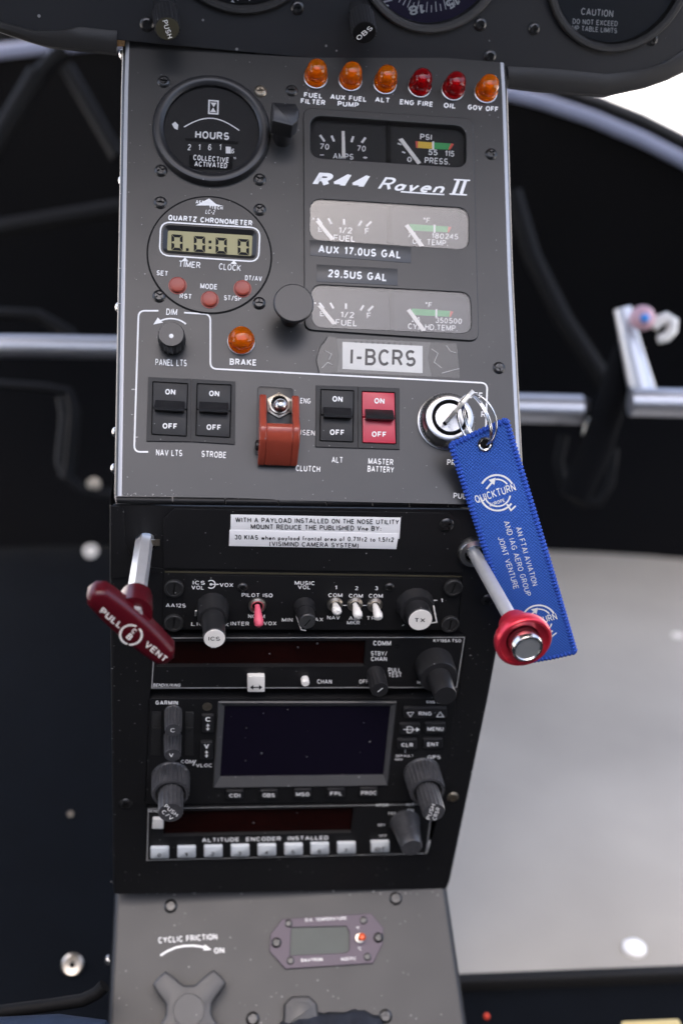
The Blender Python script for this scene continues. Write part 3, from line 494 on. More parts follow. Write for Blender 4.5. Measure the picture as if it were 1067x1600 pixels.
# ------------------------------------------------------------------ the console: upper panel, lower panel, sides
FC = Frame(P1, 500, 786); con = thing('instrument_console', 'tall centre console with a grey upper and a black lower panel', 'console', FC)
def sides(P, F, rows, r, back, m, name, holes=[], thick=1.6, back2=None, side=None, side_cut=2):
    # rows: (xl, yl, xr, yr) outer silhouette, top to bottom; rounded vertical edges and side walls running back
    b = MB(); Ls = [F.L(q[0], q[1], 0) for q in rows]; Rs = [F.L(q[2], q[3], 0) for q in rows]; n = 7
    sb = MB()
    for pts, sg in ((Ls, 1), (Rs, -1)):
        vs_ = []
        for i, p in enumerate(pts):
            bk = back + (back2 - back) * i / (len(pts) - 1) if back2 else back
            for k in range(n): a = k / (n - 1) * math.pi / 2; vs_.append((p.x + sg * (r - r * math.sin(a)), p.y, -r + r * math.cos(a)))
            vs_.append((p.x, p.y, -bk))
        k = n + 1; J = 0
        fq_ = lambda js: [(i * k + j, (i + 1) * k + j, (i + 1) * k + j + 1, i * k + j + 1)[::-1 if sg < 0 else 1] for i in range(len(pts) - 1) for j in js]
        b.add(vs_, fq_([j for j in range(k - 1) if n - 1 - j - 1 >= -9 and (j >= n or True) and not (side and (j < side_cut or j == k - 2))])); 
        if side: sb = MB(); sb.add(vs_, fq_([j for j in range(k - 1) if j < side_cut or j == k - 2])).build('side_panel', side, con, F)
    outer = [p + Vector((r, 0)) for p in Ls] + [p - Vector((r, 0)) for p in Rs[::-1]]
    b.plate(outer, holes, -thick, 0, .02); return b.build(name, m, con, F)
F1 = Frame(P1, 500, 430)
CL = [(474, 168), (739, 185), (748, 533), (476, 515)]
chole = quad(F1, [(480, 176), (733, 193), (741, 528), (482, 512)], 0, 4)
hm = F1.L(331, 206); ch = F1.L(328, 398); lh = F1.L(695, 661)
lcdq = quad(F1, [(250, 345), (408, 355), (406, 411), (248, 400)], 0, 4)
P1_ROWS = [(191.5, 50, 792, 98), (189, 135, 795, 150), (184, 430, 804, 430), (178, 776, 822, 790)]
sides(P1, F1, P1_ROWS, 3.8, 75, M['grey'], 'upper_panel', [chole, ring2(hm.x, hm.y, 27, 48), lcdq, ring2(lh.x, lh.y, 10)], back2=110, side=M['side_glint'])  # pale grey sides and bevel strip; bright edge reflection put into the colour
F2 = Frame(P2, 450, 1090)
stack = [F2.L(x, y) for x, y in ((257, 891), (722, 901), (716, 985), (729, 994), (716, 1085), (713, 1092), (690, 1252), (668, 1337), (228, 1347), (230, 1260), (227, 1256), (233, 1090), (236, 1078), (240, 992), (254, 985))]
vh = F2.L(228, 848); ph = F2.L(737, 858)
P2_ROWS = [(172, 790, 815, 798), (172, 900, 798, 900), (174, 1090, 763, 1090), (177, 1385, 703, 1378), (178, 1397, 699, 1388)]
sides(P2, F2, P2_ROWS, 1.6, 120, M['black'], 'lower_panel', [stack, ring2(vh.x, vh.y, 5.5), ring2(ph.x, ph.y, 5)], back2=60)
MB().prism(grow([F2.L(x, y) for x, y in ((230, 880), (740, 890), (690, 1350), (215, 1357))], 2), -60, -22).build('radio_tray', M['hole'], con, F2)
# the raised plate behind the placard, hinge and bent tab between the two panels
b = MB(); b.plate(fillet([F2.L(x, y, 1) for x, y in ((256, 811), (273, 795.5), (702, 802), (719, 815), (723, 895), (256, 888))], .5), [], 0, 1.0, .15); b.build('placard_plate', M['black'], con, F2)
b = MB(); b.plate(fillet([F2.L(x, y, .8) for x, y in ((173, 791), (194, 793), (196, 850), (212, 884), (256, 889), (256, 893), (173, 905))], [0, 5, 5, 5, 0, 0, 0]), [], 0, .8, .15); b.build('corner_flange', M['black'], con, F2)
hb = MB(); xs = [181, 270, 352, 435, 510, 582, 640, 700, 812]
for i in range(len(xs) - 1):
    y0, y1 = 783 + .0125 * (xs[i] - 180), 783 + .0125 * (xs[i + 1] - 180); a, c = F2.L(xs[i] + 1, y0), F2.L(xs[i + 1] - 1, y1); hb.tube([(a.x, a.y, -1.5), (c.x, c.y, -1.5)], 1.7, 10)
hb.build('hinge', M['black'], con, F2)
b = MB(); q = [F1.L(x, y) for x, y in ((179, 775), (283, 776.5), (276, 784), (240, 786), (182, 788))]; b.plate(q, [], -1.2, .5, .15); b.build('bent_tab', M['dull'], con, F1)
for x, y in ((456, 142), (767, 241), (779, 575)): screw(con, F1, x, y, 3.2)
for x, y in ((697, 820), (762, 937), (707, 1245), (197, 1255)): screw(con, F2, x, y, 3.9 if y < 900 else 3.6, m='goldscrew' if x == 707 else 'dscrew', w0=1 if y == 820 else 0)
for x, y in ((187, 85), (186, 282), (181, 480), (176, 675), (174, 732)):     # rivets in the left side wall
    p = F1.L(x + 3, y, -9); rv = MB(); rv.M = Matrix.Translation((p.x + .6, p.y, -9)) @ Matrix.Rotation(-math.pi / 2, 4, 'Y'); rv.lathe([(2.6, 0), (2.4, .8), (1.4, 1.6), (0, 1.9)], n=14); rv.build('rivet', M['steel'], con, F1)
# printing on the upper panel
L = MB(); W = .10
T = lambda *a, **k: L.text(F1, *a, **k); TC = lambda *a, **k: L.textc(F1, *a, **k)
for s_, x, y in (('FUEL', 489, 149), ('FILTER', 489, 159), ('AUX FUEL', 544, 153), ('PUMP', 544, 163), ('ALT', 597, 156), ('ENG FIRE', 650, 161), ('OIL', 702, 165), ('GOV OFF', 754, 169)):
    TC(s_, x, y, 8.6, W, wd={'FUEL': 28, 'FILTER': 38, 'AUX FUEL': 56, 'PUMP': 33, 'ALT': 22, 'ENG FIRE': 51, 'OIL': 18, 'GOV OFF': 47}[s_], bold=.03)
T('DIM', 260, 492, 277, 493, 10, W); T('PANEL LTS', 243, 571, 292, 572.5, 10.5, W, bold=.018); T('BRAKE', 359, 570, 400, 571.5, 10, W, bold=.03)
T('NAV LTS', 244, 712, 285, 713, 10, W, bold=.018); T('STROBE', 315, 714, 353, 716, 10, W, bold=.018); T('CLUTCH', 462, 736, 500, 738, 9.5, W, bold=.018)
T('ENG', 469, 630, 485, 631, 8.5, W); T('DISEN', 462, 679, 492, 681, 8.5, W); T('ALT', 518, 723, 535, 723.5, 9.5, W, bold=.018)
T('MASTER', 575, 725, 614, 727, 9.5, W, bold=.018); T('BATTERY', 574, 737, 615, 739, 9.5, W, bold=.018); T('PRIMER', 698, 727, 735, 729, 9.5, W, bold=.018); T('PULL', 708, 779, 734, 780, 9, W, bold=.02)
T('OFF', 731, 622, 753, 623, 9.5, W, bold=.018); T('R', 751, 652, 758, 652.5, 9.5, W, bold=.018)
def rnd(px, r):      # rounded open polyline in pixels
    out = [px[0]]
    for i in range(1, len(px) - 1):
        a, b_, c = Vector(px[i - 1]), Vector(px[i]), Vector(px[i + 1]); d1 = (a - b_).normalized() * r; d2 = (c - b_).normalized() * r
        for k in range(7): f_ = k / 6; q = (b_ + d1) * (1 - f_) ** 2 + b_ * 2 * f_ * (1 - f_) + (b_ + d2) * f_ * f_; out.append((q.x, q.y))
    return out + [px[-1]]
L.line(F1, rnd([(248, 485.5), (217, 485.5), (210, 706), (232, 706)], 10), .85, W)
L.line(F1, rnd([(288, 488.5), (329, 491), (329, 576), (761, 598.5), (758, 690)], 10), .85, W)
L.line(F1, arc(267, 522, 31, 40, 120, 14, .78), .8, W); L.pixpoly(F1, [(240, 507), (247, 496), (255, 504)], W)
L.build('lettering', M['white'], con, F1, flat=True)
# ------------------------------------------------------------------ round instruments in the upper panel
F = Frame(P1, 331, 206); t = thing('hour_meter', 'round black hour meter marked HOURS with a thick bezel', 'hour meter', F)
MB().lathe([(30.2, 0), (30.2, 2.5), (29.2, 4.4), (27.4, 5.0), (25.8, 4.6), (24.4, 3.2), (24.2, 1.5)], n=72).build('bezel', M['pl'], t)
MB().lathe([(24.3, 1.2), (0, 1.2)], n=64).build('dial_face', M['dial'], t)
W = 1.32
b = MB(); b.line(F, [(327, 157), (341, 158), (340.5, 178), (326.5, 177)], .8, W, True); b.pixpoly(F, [(329, 160), (338.5, 160.5), (334.3, 167.5)], W); b.pixpoly(F, [(328.5, 175), (333.3, 168), (338, 175.5)], W)
b.line(F, [(288 + 86 * k / 14, 198.5 + 5.5 * k / 14 - 16.5 * math.sin(math.pi * k / 14) ** .95) for k in range(15)], .6, W)
b.text(F, 'HOURS', 305, 216, 358, 219, 12, W, bold=.025)
for s_, x in (('2', 296), ('1', 312), ('6', 328), ('1', 344.5)): b.textc(F, s_, x, 230, 10.5, W, asp=.8)
b.pixpoly(F, [(353, 229), (361, 229.5), (361, 240), (353, 239.5)], W); b.textc(F, '6', 364, 236, 8, W)
b.text(F, 'COLLECTIVE', 302, 250, 357, 254.5, 8.6, 1.45, bold=.03); b.text(F, 'ACTIVATED', 304, 260, 355, 263, 8.4, 1.45, bold=.03); b.textc(F, '10', 367, 247, 4, W)
b.pixpoly(F, [(269, 194), (274, 190), (279, 195), (278, 203), (273, 201)], W); b.build('lettering', M['white'], t, flat=True)
b = MB(); b.pixpoly(F, [(289, 215.5), (373, 221), (371, 226), (291, 220)], 1.28); b.build('counter_window', M['darkbar'], t)
b = MB(); b.pixpoly(F, [(296, 242), (364, 245), (363, 266), (296, 264)], 1.38); b.build('function_label', M['hole'], t)
MB().lathe([(24.6, 3.0), (0, 3.0)], n=64).build('glass', M['glass'], t)
for x, y, m_ in ((256, 128, 'dscrew'), (407, 143, 'goldscrew'), (252, 267, 'dscrew'), (406, 281, 'dscrew')): screw(t, F, x, y, 3.3, m_)
F = Frame(P1, 328, 398); t = thing('chronometer', 'round black quartz chronometer with a khaki LCD reading zeros', 'chronometer', F)
R = 31.3; q = quad(F, [(256, 351), (402, 360), (400, 405), (254, 395)], .5, 3.5)
MB().plate(ring2(0, 0, R - .5, 80), [q], 0, .5, .08).build('face_plate', M['grey'], t)
MB().lathe([(R, .03), (R + .3, .25), (R - .55, .25)], n=80).build('edge_groove', M['hole'], t)
b = MB(); q2 = grow(q, -2.2); nn = len(q); b.add([(p.x, p.y, .4) for p in q] + [(p.x, p.y, -1.2) for p in q2], [(i, (i + 1) % nn, nn + (i + 1) % nn, nn + i) for i in range(nn)]); b.build('window_recess', M['pl'], t)
MB().prism(grow(q, -1.5), -2.2, -1.2).build('lcd', M['lcd'], t)
b = MB(); W = -1.1
def seg7(cx, cy, w_, h, on, s_=.08):
    s = lambda x, y: (cx + x + (y) * -s_ * 0, cy + y + x * .07); th = 4.4; g = .5
    segs = {'a': [(-w_ + g, -h), (w_ - g, -h), (w_ - th - g, -h + th), (-w_ + th + g, -h + th)], 'd': [(-w_ + th + g, h - th), (w_ - th - g, h - th), (w_ - g, h), (-w_ + g, h)], 'f': [(-w_, -h + g), (-w_ + th, -h + th + g), (-w_ + th, -th / 2), (-w_, -.4)], 'e': [(-w_, .4), (-w_ + th, th / 2), (-w_ + th, h - th - g), (-w_, h - g)], 'b': [(w_, -h + g), (w_ - th, -h + th + g), (w_ - th, -th / 2), (w_, -.4)], 'c': [(w_, .4), (w_ - th, th / 2), (w_ - th, h - th - g), (w_, h - g)], 'g': [(-w_ + 1.5, 0), (-w_ + 3, -1.5), (w_ - 3, -1.5), (w_ - 1.5, 0), (w_ - 3, 1.5), (-w_ + 3, 1.5)]}
    for k in on: b.pixpoly(F, [s(*p) for p in segs[k]], W)
seg7(277, 379, 8.8, 12.5, 'abcdef'); seg7(312, 381.5, 8.8, 12.5, 'abcdef'); seg7(346, 384, 8.8, 12.5, 'abcdef'); seg7(380.5, 386, 8.8, 12.5, 'abcdef')
for x, y, q_ in ((293, 390, 2.2), (328.5, 378, 2.2), (328.5, 387, 2.2)): b.pixpoly(F, [(x - q_, y - q_), (x + q_, y - q_), (x + q_, y + q_), (x - q_, y + q_)], W)
b.build('lcd_digits', M['ink'], t, flat=True)
b = MB(); W = .62; b.ribbon(grow(q, 1.4), .75, W, True)
b.text(F, 'QUARTZ CHRONOMETER', 263, 344, 394, 353, 9.5 * .9, W, bold=.035); b.text(F, 'LC-2', 321, 334, 336, 335, 7, W, shear=.2)
b.text(F, 'ASTRO', 306, 318, 327, 320, 5.5, W, bold=.03); b.text(F, 'TECH', 331, 326.5, 348, 328, 5.5, W, bold=.03); b.pixpoly(F, [(327, 310), (338, 319), (350, 322), (330, 321.5), (329, 326), (327.5, 321), (306, 321)], W)
b.text(F, 'TIMER', 280, 417, 313, 419.5, 10, W, bold=.01); b.text(F, 'CLOCK', 342, 421, 376, 424, 10, W, bold=.01)
b.pixpoly(F, [(284, 408), (295, 408.5), (289.5, 402)], W + .08); b.pixpoly(F, [(360, 412), (371, 413), (366, 406.5)], W + .08)
for s_, x0, y0, x1, h in (('SET', 245, 430, 262, 8), ('RST', 281, 466, 299, 8), ('MODE', 313, 451, 339, 8.5), ('ST/SP', 350, 469, 377, 8), ('DT/AV', 383, 438, 409, 8)): b.text(F, s_, x0, y0, x1, y0 + 1.5, h, W, bold=.02)
b.build('lettering', M['white'], t, flat=True)
for x, y in ((278, 447), (328, 469), (379, 452)):
    p = F.L(x, y, 0); MB().lathe([(4.6, .5), (4.6, .7), (3.95, .72), (3.95, 2.4), (3.4, 3.0), (2.6, 2.8), (0, 2.7)], p.x, p.y, 28).build('push_button', M['rust'], t)
for x, y in ((251, 317), (406, 328), (249, 463), (405, 474)): screw(t, F, x, y, 3.3)
# ------------------------------------------------------------------ gauge cluster
F = Frame(P1, 610, 350); t = thing('gauge_cluster', 'black bezel plate holding three rows of small gauges', 'gauge cluster', F)
W1 = 1.4
wins = [[(485, 180), (728, 197), (728, 262), (485, 246)], [(485, 310), (732, 325), (732, 390), (484, 374)], [(486, 444), (735, 457), (737, 521), (488, 511)]]
hq = [quad(F, q, W1, 6.2, 7) for q in wins]
MB().plate(quad(F, CL, W1, 5, 7), hq, 0, W1, .35).build('bezel_plate', M['grey'], t)
W0 = -3.2; wm = MB(); ws = [MB() for _ in range(3)]; gr = MB(); yl = MB(); rd = MB(); nd = MB()
for i, (q, hp) in enumerate(zip(wins, hq)):
    b = MB(); nn = len(hp); b.add([(p.x, p.y, W1 - .3) for p in hp] + [(p.x, p.y, W0) for p in hp], [(a, (a + 1) % nn, nn + (a + 1) % nn, nn + a) for a in range(nn)]); b.poly(grow(hp, .2), W0); b.build('dial_face', M['dial'], t)
    mid = lambda k: (q[0][0] * .5 + q[1][0] * .5, q[0][1] * .5 + q[1][1] * .5) if k == 0 else (q[2][0] * .5 + q[3][0] * .5, q[2][1] * .5 + q[3][1] * .5)
    a, c = F.L(*mid(0), W0), F.L(*mid(1), W0); b = MB(); b.prism([a + Vector((-1.2, -.4)), a + Vector((1.2, -.4)), c + Vector((1.2, .4)), c + Vector((-1.2, .4))], W0 + .02, W0 + 1.2); b.build('divider', M['hole'], t)
    MB().prism(grow(hp, .15), W1 - 1.0, W1 - .55).build('glass', M['glass'], t)
Wd = W0 + .12
def tick(x0, y0, x1, y1, wd=.8): wm.line(F, [(x0, y0), (x1, y1)], wd, Wd)
# amps and oil pressure
for a in ((500, 211, 507, 221), (518, 212, 522, 221), (552, 213, 549, 222), (571, 215, 565, 223)): tick(*a, 1.2)
wm.text(F, '70', 500, 233, 514, 234, 9, Wd); wm.text(F, '70', 558, 236, 571, 237, 9, Wd); wm.text(F, 'AMPS', 520, 248, 552, 249.5, 9, Wd); wm.text(F, '-', 500, 246, 506, 246, 9, Wd); wm.text(F, '+', 567, 250, 574, 250, 9, Wd)
wm.text(F, 'PSI', 656, 218, 674, 219, 9, Wd); wm.text(F, '55', 669, 242, 683, 243, 9, Wd); wm.text(F, '115', 695, 244, 709, 245, 9, Wd); wm.text(F, 'PRESS.', 663, 255, 702, 257.5, 9.5, Wd); wm.text(F, '0', 636, 253, 643, 253, 8, Wd)
for a in ((621, 224, 627, 226), (628, 237, 633, 239)): tick(*a, .8)
yl.pixpoly(F, [(653, 221), (675, 222.5), (675, 232.5), (652, 231)], Wd); gr.pixpoly(F, [(678, 222.7), (704, 224.3), (702, 234), (678, 232.7)], Wd); rd.pixpoly(F, [(704, 224.3), (709, 225), (703, 234), (700, 234)], Wd + .03); rd.pixpoly(F, [(649, 220.5), (653, 221), (653, 231), (650, 231)], Wd); wm.pixpoly(F, [(675, 221), (678, 221), (678, 234), (675, 234)], Wd + .02)
nd.prism([F.L(x, y, Wd) for x, y in ((533.5, 206), (538, 206), (539.5, 247), (534, 247))], Wd + .4, Wd + .9); nd.prism([F.L(x, y, Wd) for x, y in ((622, 219), (628, 217), (657, 255), (652, 258))], Wd + .4, Wd + .9)
for oy, temps, lb in ((0, ('75', '180', '245'), 'OIL TEMP.'), (132, ('200', '350', '500'), 'CYL HD.TEMP.')):
    ox = 3 if oy else 0
    for a in ((496, 341, 503, 350), (513, 341, 518, 350), (537.5, 342, 537.5, 351), (565, 345, 560, 353), (580, 346, 572, 354)): tick(a[0] + ox, a[1] + oy, a[2] + ox, a[3] + oy, 1.1)
    wm.text(F, '1/2', 529 + ox, 364 + oy, 550 + ox, 365 + oy, 9.5, Wd); wm.text(F, 'F', 570 + ox, 366 + oy, 576 + ox, 366 + oy, 9.5, Wd); wm.text(F, 'FUEL', 521 + ox, 376 + oy, 554 + ox, 378 + oy, 9.5, Wd); wm.text(F, 'E', 497 + ox, 362 + oy, 503 + ox, 362 + oy, 8, Wd); wm.text(F, '·', 488 + ox, 346 + oy, 491 + ox, 346 + oy, 9, Wd, .05)
    wm.text(F, '°F', 661 + ox, 348 + oy, 671 + ox, 348.5 + oy, 8, Wd); x0 = 638 if not oy else 640
    for s_, x, w_ in zip(temps, (645, 682, 703), (12, 19, 20)): wm.text(F, s_, x - 8 + ox * 2, 373 + oy - 2 + (x - 645) * .04, x - 8 + w_ + ox * 2, 372 + oy + (x - 645) * .04, 8.6, Wd)
    wm.text(F, lb, (644 if not oy else 637), 381 + oy + (1 if oy else 0), 699 if not oy else 714, 384.5 + oy + (1 if oy else 0), 9, Wd)
    gr.pixpoly(F, [(640 + ox, 350 + oy), (700 + ox, 354 + oy), (699 + ox, 363 + oy), (640 + ox, 360 + oy)], Wd); rd.pixpoly(F, [(700 + ox, 354 + oy), (705 + ox, 355 + oy), (701 + ox, 363 + oy), (699 + ox, 363 + oy)], Wd); wm.pixpoly(F, [(677 + ox, 351 + oy), (680 + ox, 351 + oy), (680 + ox, 364 + oy), (677 + ox, 364 + oy)], Wd + .03)
    nd.prism([F.L(x + ox, y + oy, Wd) for x, y in ((493, 347), (498, 345), (523, 375), (516, 376))], Wd + .4, Wd + .9); nd.prism([F.L(x + ox, y + oy, Wd) for x, y in ((632, 354), (637, 351), (662, 385), (655, 386))], Wd + .4, Wd + .9)
rm_ = MB()
rm_.text(F, 'R44', 488, 290, 577, 295, 21, W1 + .1, bold=.05, shear=.35)
rm_.text(F, 'Raven', 590, 296, 694, 303, 20, W1 + .1, bold=.012, shear=.4)
rm_.line(F, [(626, 299.5), (668, 302.5), (694, 304)], .8, W1 + .1)
for a, c in ((708, 716), (720, 727)): rm_.line(F, [(a, 303), (c, 282)], 1.7, W1 + .1)
rm_.line(F, [(702, 303), (729, 304.5)], .8, W1 + .1); rm_.line(F, [(709, 280.5), (734, 282)], .8, W1 + .1)
rm_.build('lettering', M['white'], t, flat=True)
wm.build('dial_lettering', M['white'], t, flat=True); gr.build('green_band', M['green'], t); yl.build('yellow_band', M['yellow'], t); rd.build('red_band', M['redp'], t); nd.build('needles', M['ivory'], t)
F = Frame(P1, 563, 394, 1.6); t = thing('placard', 'black placard reading AUX 17.0US GAL', 'placard', F, 'fuel quantity placards')
MB().prism(quad(F, [(484, 375), (642, 386), (642, 411), (485, 399)], 1.6), 1.42, 1.65, .05).build('label_tape', M['blabel'], t); b = MB(); b.text(F, 'AUX 17.0US GAL', 497, 395, 625, 404, 12.5, 1.78, bold=.03); b.build('lettering', M['white'], t, flat=True)
F = Frame(P1, 558, 430, 1.6); t = thing('placard', 'shorter black placard reading 29.5US GAL', 'placard', F, 'fuel quantity placards')
MB().prism(quad(F, [(495, 413), (621, 420), (621, 446), (495, 440)], 1.6), 1.42, 1.65, .05).build('label_tape', M['blabel'], t); b = MB(); b.text(F, '29.5US GAL', 512, 433, 603, 439.5, 12.5, 1.78, bold=.03); b.build('lettering', M['white'], t, flat=True)
# registration label under clear tape
F = Frame(P1, 600, 558); t = thing('registration_label', 'white label reading I-BCRS under worn clear tape', 'label', F)
MB().prism(quad(F, [(535, 534), (660, 540.5), (660, 583), (535, 576.5)], .2), .05, .22, .03).build('paper', M['label'], t)
b = MB(); b.text(F, 'I-BCRS', 547, 570, 649, 573, 26, .3, bold=.016); b.build('lettering', M['ink'], t, flat=True)
tp = [(512, 525), (528, 529), (600, 531), (680, 535), (713, 537), (716, 565), (718, 591), (690, 589), (600, 586), (530, 582), (500, 583), (494, 565), (497, 545)]
MB().pixpoly(F, tp, .42).build('clear_tape', M['tape'], t); MB().pixpoly(F, [(526, 529), (600, 531.5), (672, 535), (668, 560), (674, 588), (600, 585), (527, 581), (530, 556)], .035).build('backing_film', M['film'], t)
b = MB()
for q in ([(674, 545), (684, 552), (678, 566), (690, 575)], [(690, 583), (712, 577), (717, 576)], [(508, 548), (518, 553), (514, 562)], [(503, 575), (512, 566), (520, 570)], [(697, 540), (704, 549), (712, 551)]): MB().line(F, q, .35, .46).build('crease_highlight', M['chip_highlight'], t, flat=True)  # pale lines paint the highlights along the tape creases
b = MB()
for k in range(11): b.textc(F, '0', 556 + k * 8.6, 534 + k * .4, 4, .50)
b.line(F, [(512, 526), (500, 542), (494, 563), (499, 582)], .5, .5); b.build('tape_marks', M['trim'], t, flat=True)
# ------------------------------------------------------------------ indicator lamps
def lamp(label, x, y, m, R, h, group):
    F = Frame(P1, x, y); t = thing('indicator_lamp', label, 'indicator lamp', F, group)
    MB().lathe([(R + .35, 0), (R + .3, .8), (R - .2, 1.0), (R - .4, .5)], n=32).build('collar', M['steel'], t)
    MB().lathe([(R - .3, .3), (R * .62, .35), (R * .45, h * .3), (R * .34, h * .42), (R * .36, h * .6), (R * .2, h * .68), (0, h * .7)], n=24).build('bulb', M['white_paint'], t)
    MB().lathe([(R, .4), (R, h * .28), (R * .86, h * .32), (R * .9, h * .45), (R * .88, h * .66), (R * .74, h * .86), (R * .45, h * .97), (0, h)], n=40).build('lens', M[m], t, angle=60)
for x, y, m, s_ in ((493, 122, 'amber', 'amber warning lamp above FUEL FILTER'), (547, 126, 'amber', 'amber warning lamp above AUX FUEL PUMP'), (601, 131, 'amber', 'amber warning lamp above ALT'), (655, 136, 'redlens', 'red warning lamp above ENG FIRE'), (707, 141, 'redlens', 'red warning lamp above OIL'), (758, 145, 'amber', 'amber warning lamp above GOV OFF')): lamp(s_, x, y, m, 6.0, 13, 'warning lamps in a row along the top of the grey panel')
lamp('single amber warning lamp above BRAKE', 377, 534, 'amber', 6.6, 10.5, None)
# ------------------------------------------------------------------ pull knobs, dimmer knob
F = Frame(P1, 459, 473, 22); t = thing('pull_knob', 'black mushroom pull knob beside the lower fuel gauge', 'pull knob', F)
MB().lathe([(4.9, 0), (4.9, 17)], n=24).build('shaft', M['plm'], t); MB().lathe([(4.9, 16), (9.4, 19), (9.9, 20.5), (9.7, 21.6), (9.2, 22), (0, 22)], n=48).build('knob_head', M['knob'], t)
F = Frame(P1, 446, 178, 24); t = thing('pull_knob', 'black flat sided pull knob right of the hour meter', 'pull knob', F)
MB().lathe([(5.0, 0), (5.0, 16)], n=24).build('shaft', M['pl'], t)
b = MB(); b.prism(fillet([Vector(p) for p in ((-6.9, 6.4), (5.2, 6.4), (7.2, 2.5), (6.6, -3), (3.5, -6.3), (-6.9, -4.2))], 1.2), 12, 24, 1.2); b.build('knob_head', M['pl'], t)
F = Frame(P1, 268, 522, 14); t = thing('dimmer_knob', 'small ribbed black dimmer knob with a white dot', 'knob', F)
MB().lathe([(5.6, 0), (5.6, 1.2), (4.4, 1.4), (4.4, 3.5)], n=6 * 4).build('mounting_nut', M['nickel'], t)
MB().lathe([(6.4, 3), (6.9, 3.2, 1), (6.6, 12.5, 1), (6.1, 13.6), (5.9, 14), (0, 14)], teeth=20, depth=.6).build('knob_body', M['knob'], t)
b = MB(); p = F.L(268, 525, 14); b.lathe([(1.1, 14.12), (0, 14.12)], p.x, p.y, 16); b.build('index_dot', M['white'], t)
# ------------------------------------------------------------------ rocker switches
def rocker(label, bez, roc, m, pw):
    cx = sum(p[0] for p in bez) / 4; cy = sum(p[1] for p in bez) / 4; F = Frame(P1, cx, cy); t = thing('rocker_switch', label, 'switch', F, 'rocker switches across the grey panel')
    bq = quad(F, bez, 1); rq = quad(F, roc, 2.2); hole_ = grow(quad(F, roc, 1), .35)
    MB().plate(bq, [fillet(hole_, .6)], 0, 1.1, .15).build('bezel', M['plm'], t); b = MB(); b.poly(bq, .05); b.build('bezel_well', M['hole'], t)
    c = sum(rq, Vector((0, 0))) / 4; tl, tr, br, bl = rq; ml, mr_ = (tl + bl) / 2, (tr + br) / 2
    b = MB(); b.prism(fillet([tl, tr, mr_ + Vector((0, .15)), ml + Vector((0, .15))], .5), .1, 2.2, .3); b.prism(fillet([ml - Vector((0, .15)), mr_ - Vector((0, .15)), br, bl], .5), .1, 2.2, .3); b.build('rocker', M[m], t)
    hw = (mr_ - ml).length / 2 * .86; an = math.atan2((mr_ - ml).y, (mr_ - ml).x)
    b = MB(); b.M = Matrix.Translation((c.x, c.y, 0)) @ Matrix.Rotation(an, 4, 'Z'); b.extr_u([(4.3, 2.0), (3.6, 2.9), (.3, 6.4), (-.9, 7.0), (-1.9, 6.6), (-2.2, 5.6), (-1.6, 3.2), (-1.8, 2.0)], -hw, hw); b.build('paddle', M['pl'], t)
    b = MB(); ox, oy = sum(p[0] for p in roc) / 4, sum(p[1] for p in roc) / 4; hh = (roc[3][1] - roc[0][1]) / 2
    b.textc(F, 'ON', ox + 1, oy - hh * .66, 9.5, 2.32, wd=16, bold=.03); b.textc(F, 'OFF', ox, oy + hh * .66, 9.5, 2.32, wd=22, bold=.03); b.build('lettering', M['white'], t, flat=True)
rocker('black rocker switch above NAV LTS', [(232, 589), (299, 592), (299, 690), (229, 689)], [(240, 597), (293, 600), (291, 681), (238, 678)], 'plm', 0)
rocker('black rocker switch above STROBE', [(300, 592), (368, 596), (367, 694), (300, 690)], [(309, 600), (361, 602), (359, 683), (307, 680)], 'plm', 0)
rocker('black rocker switch above ALT', [(494, 602), (558.5, 604), (558.5, 700), (493, 698)], [(502, 609), (552, 611), (551, 690), (500.5, 688)], 'plm', 0)
rocker('bright red rocker switch above MASTER BATTERY', [(559.5, 604), (624, 606.5), (624, 702), (559.5, 700)], [(566, 612), (616, 614), (618, 693), (567, 691)], 'redsw', 0)
# guarded clutch toggle
F = Frame(P1, 434, 640); t = thing('guarded_switch', 'toggle switch under a rust red clutch guard', 'switch', F)
MB().prism(fillet([Vector(p) for p in ((-10.2, 11.5), (7.8, 11), (8, -24), (-10.2, -24))], 2), 0, 1.2, .2).build('base_plate', M['pl'], t)
MB().lathe([(6.6, 1.2), (6.6, 3.0), (5.3, 3.4), (5.3, 5)], .5, 1.5, 6).lathe([(5.0, 3), (5.0, 5.6), (4.2, 5.8), (4.0, 4)], .5, 1.5, 28).build('hex_nut', M['nickel'], t)
b = MB(); b.tube([(.5, 0, 2), (.5, -.6, 8), (.6, -1.4, 13)], [2.3, 2.5, 3.3], 20); b.lathe([(3.3, 13), (2.6, 15), (1.4, 15.9), (0, 16.2)], .6, -1.4, 20); b.build('toggle_lever', M['steel'], t)
sidep = [(-29, 1.3), (-29.5, 4), (-28.5, 6), (-21, 17.5), (-19, 19.2), (-14.5, 20.3), (-12, 19.5), (-8, 15.5), (1, 12.5), (4.5, 10.5), (5.5, 7.5), (4.5, 3), (3, 1.6), (-6, 1.4)]
b = MB(); b.extr_u(sidep, -9.6, -6.1); b.extr_u(sidep, 6.3, 9.8)
b.extr_u([(-29, 2), (-29.5, 4), (-28.5, 6), (-21, 17.5), (-19, 19.2), (-14.5, 20.3), (-12, 19.5), (-11.5, 17.5), (-14, 17), (-18.5, 16), (-25.5, 5)], -6.4, 6.5); gd = b.build('guard', M['guard'], t)
md = gd.modifiers.new('rounding', 'BEVEL'); md.width = .0009; md.segments = 3; md.limit_method = 'ANGLE'; md.angle_limit = math.radians(30)
b = MB(); b.M = Matrix.Translation((-9.8, -20, 6)) @ Matrix.Rotation(-math.pi / 2, 4, 'Y'); b.lathe([(2.6, -.5), (2.6, .8), (1.6, 1.4), (0, 1.4)], n=16); b.build('hinge_pin', M['pl'], t)
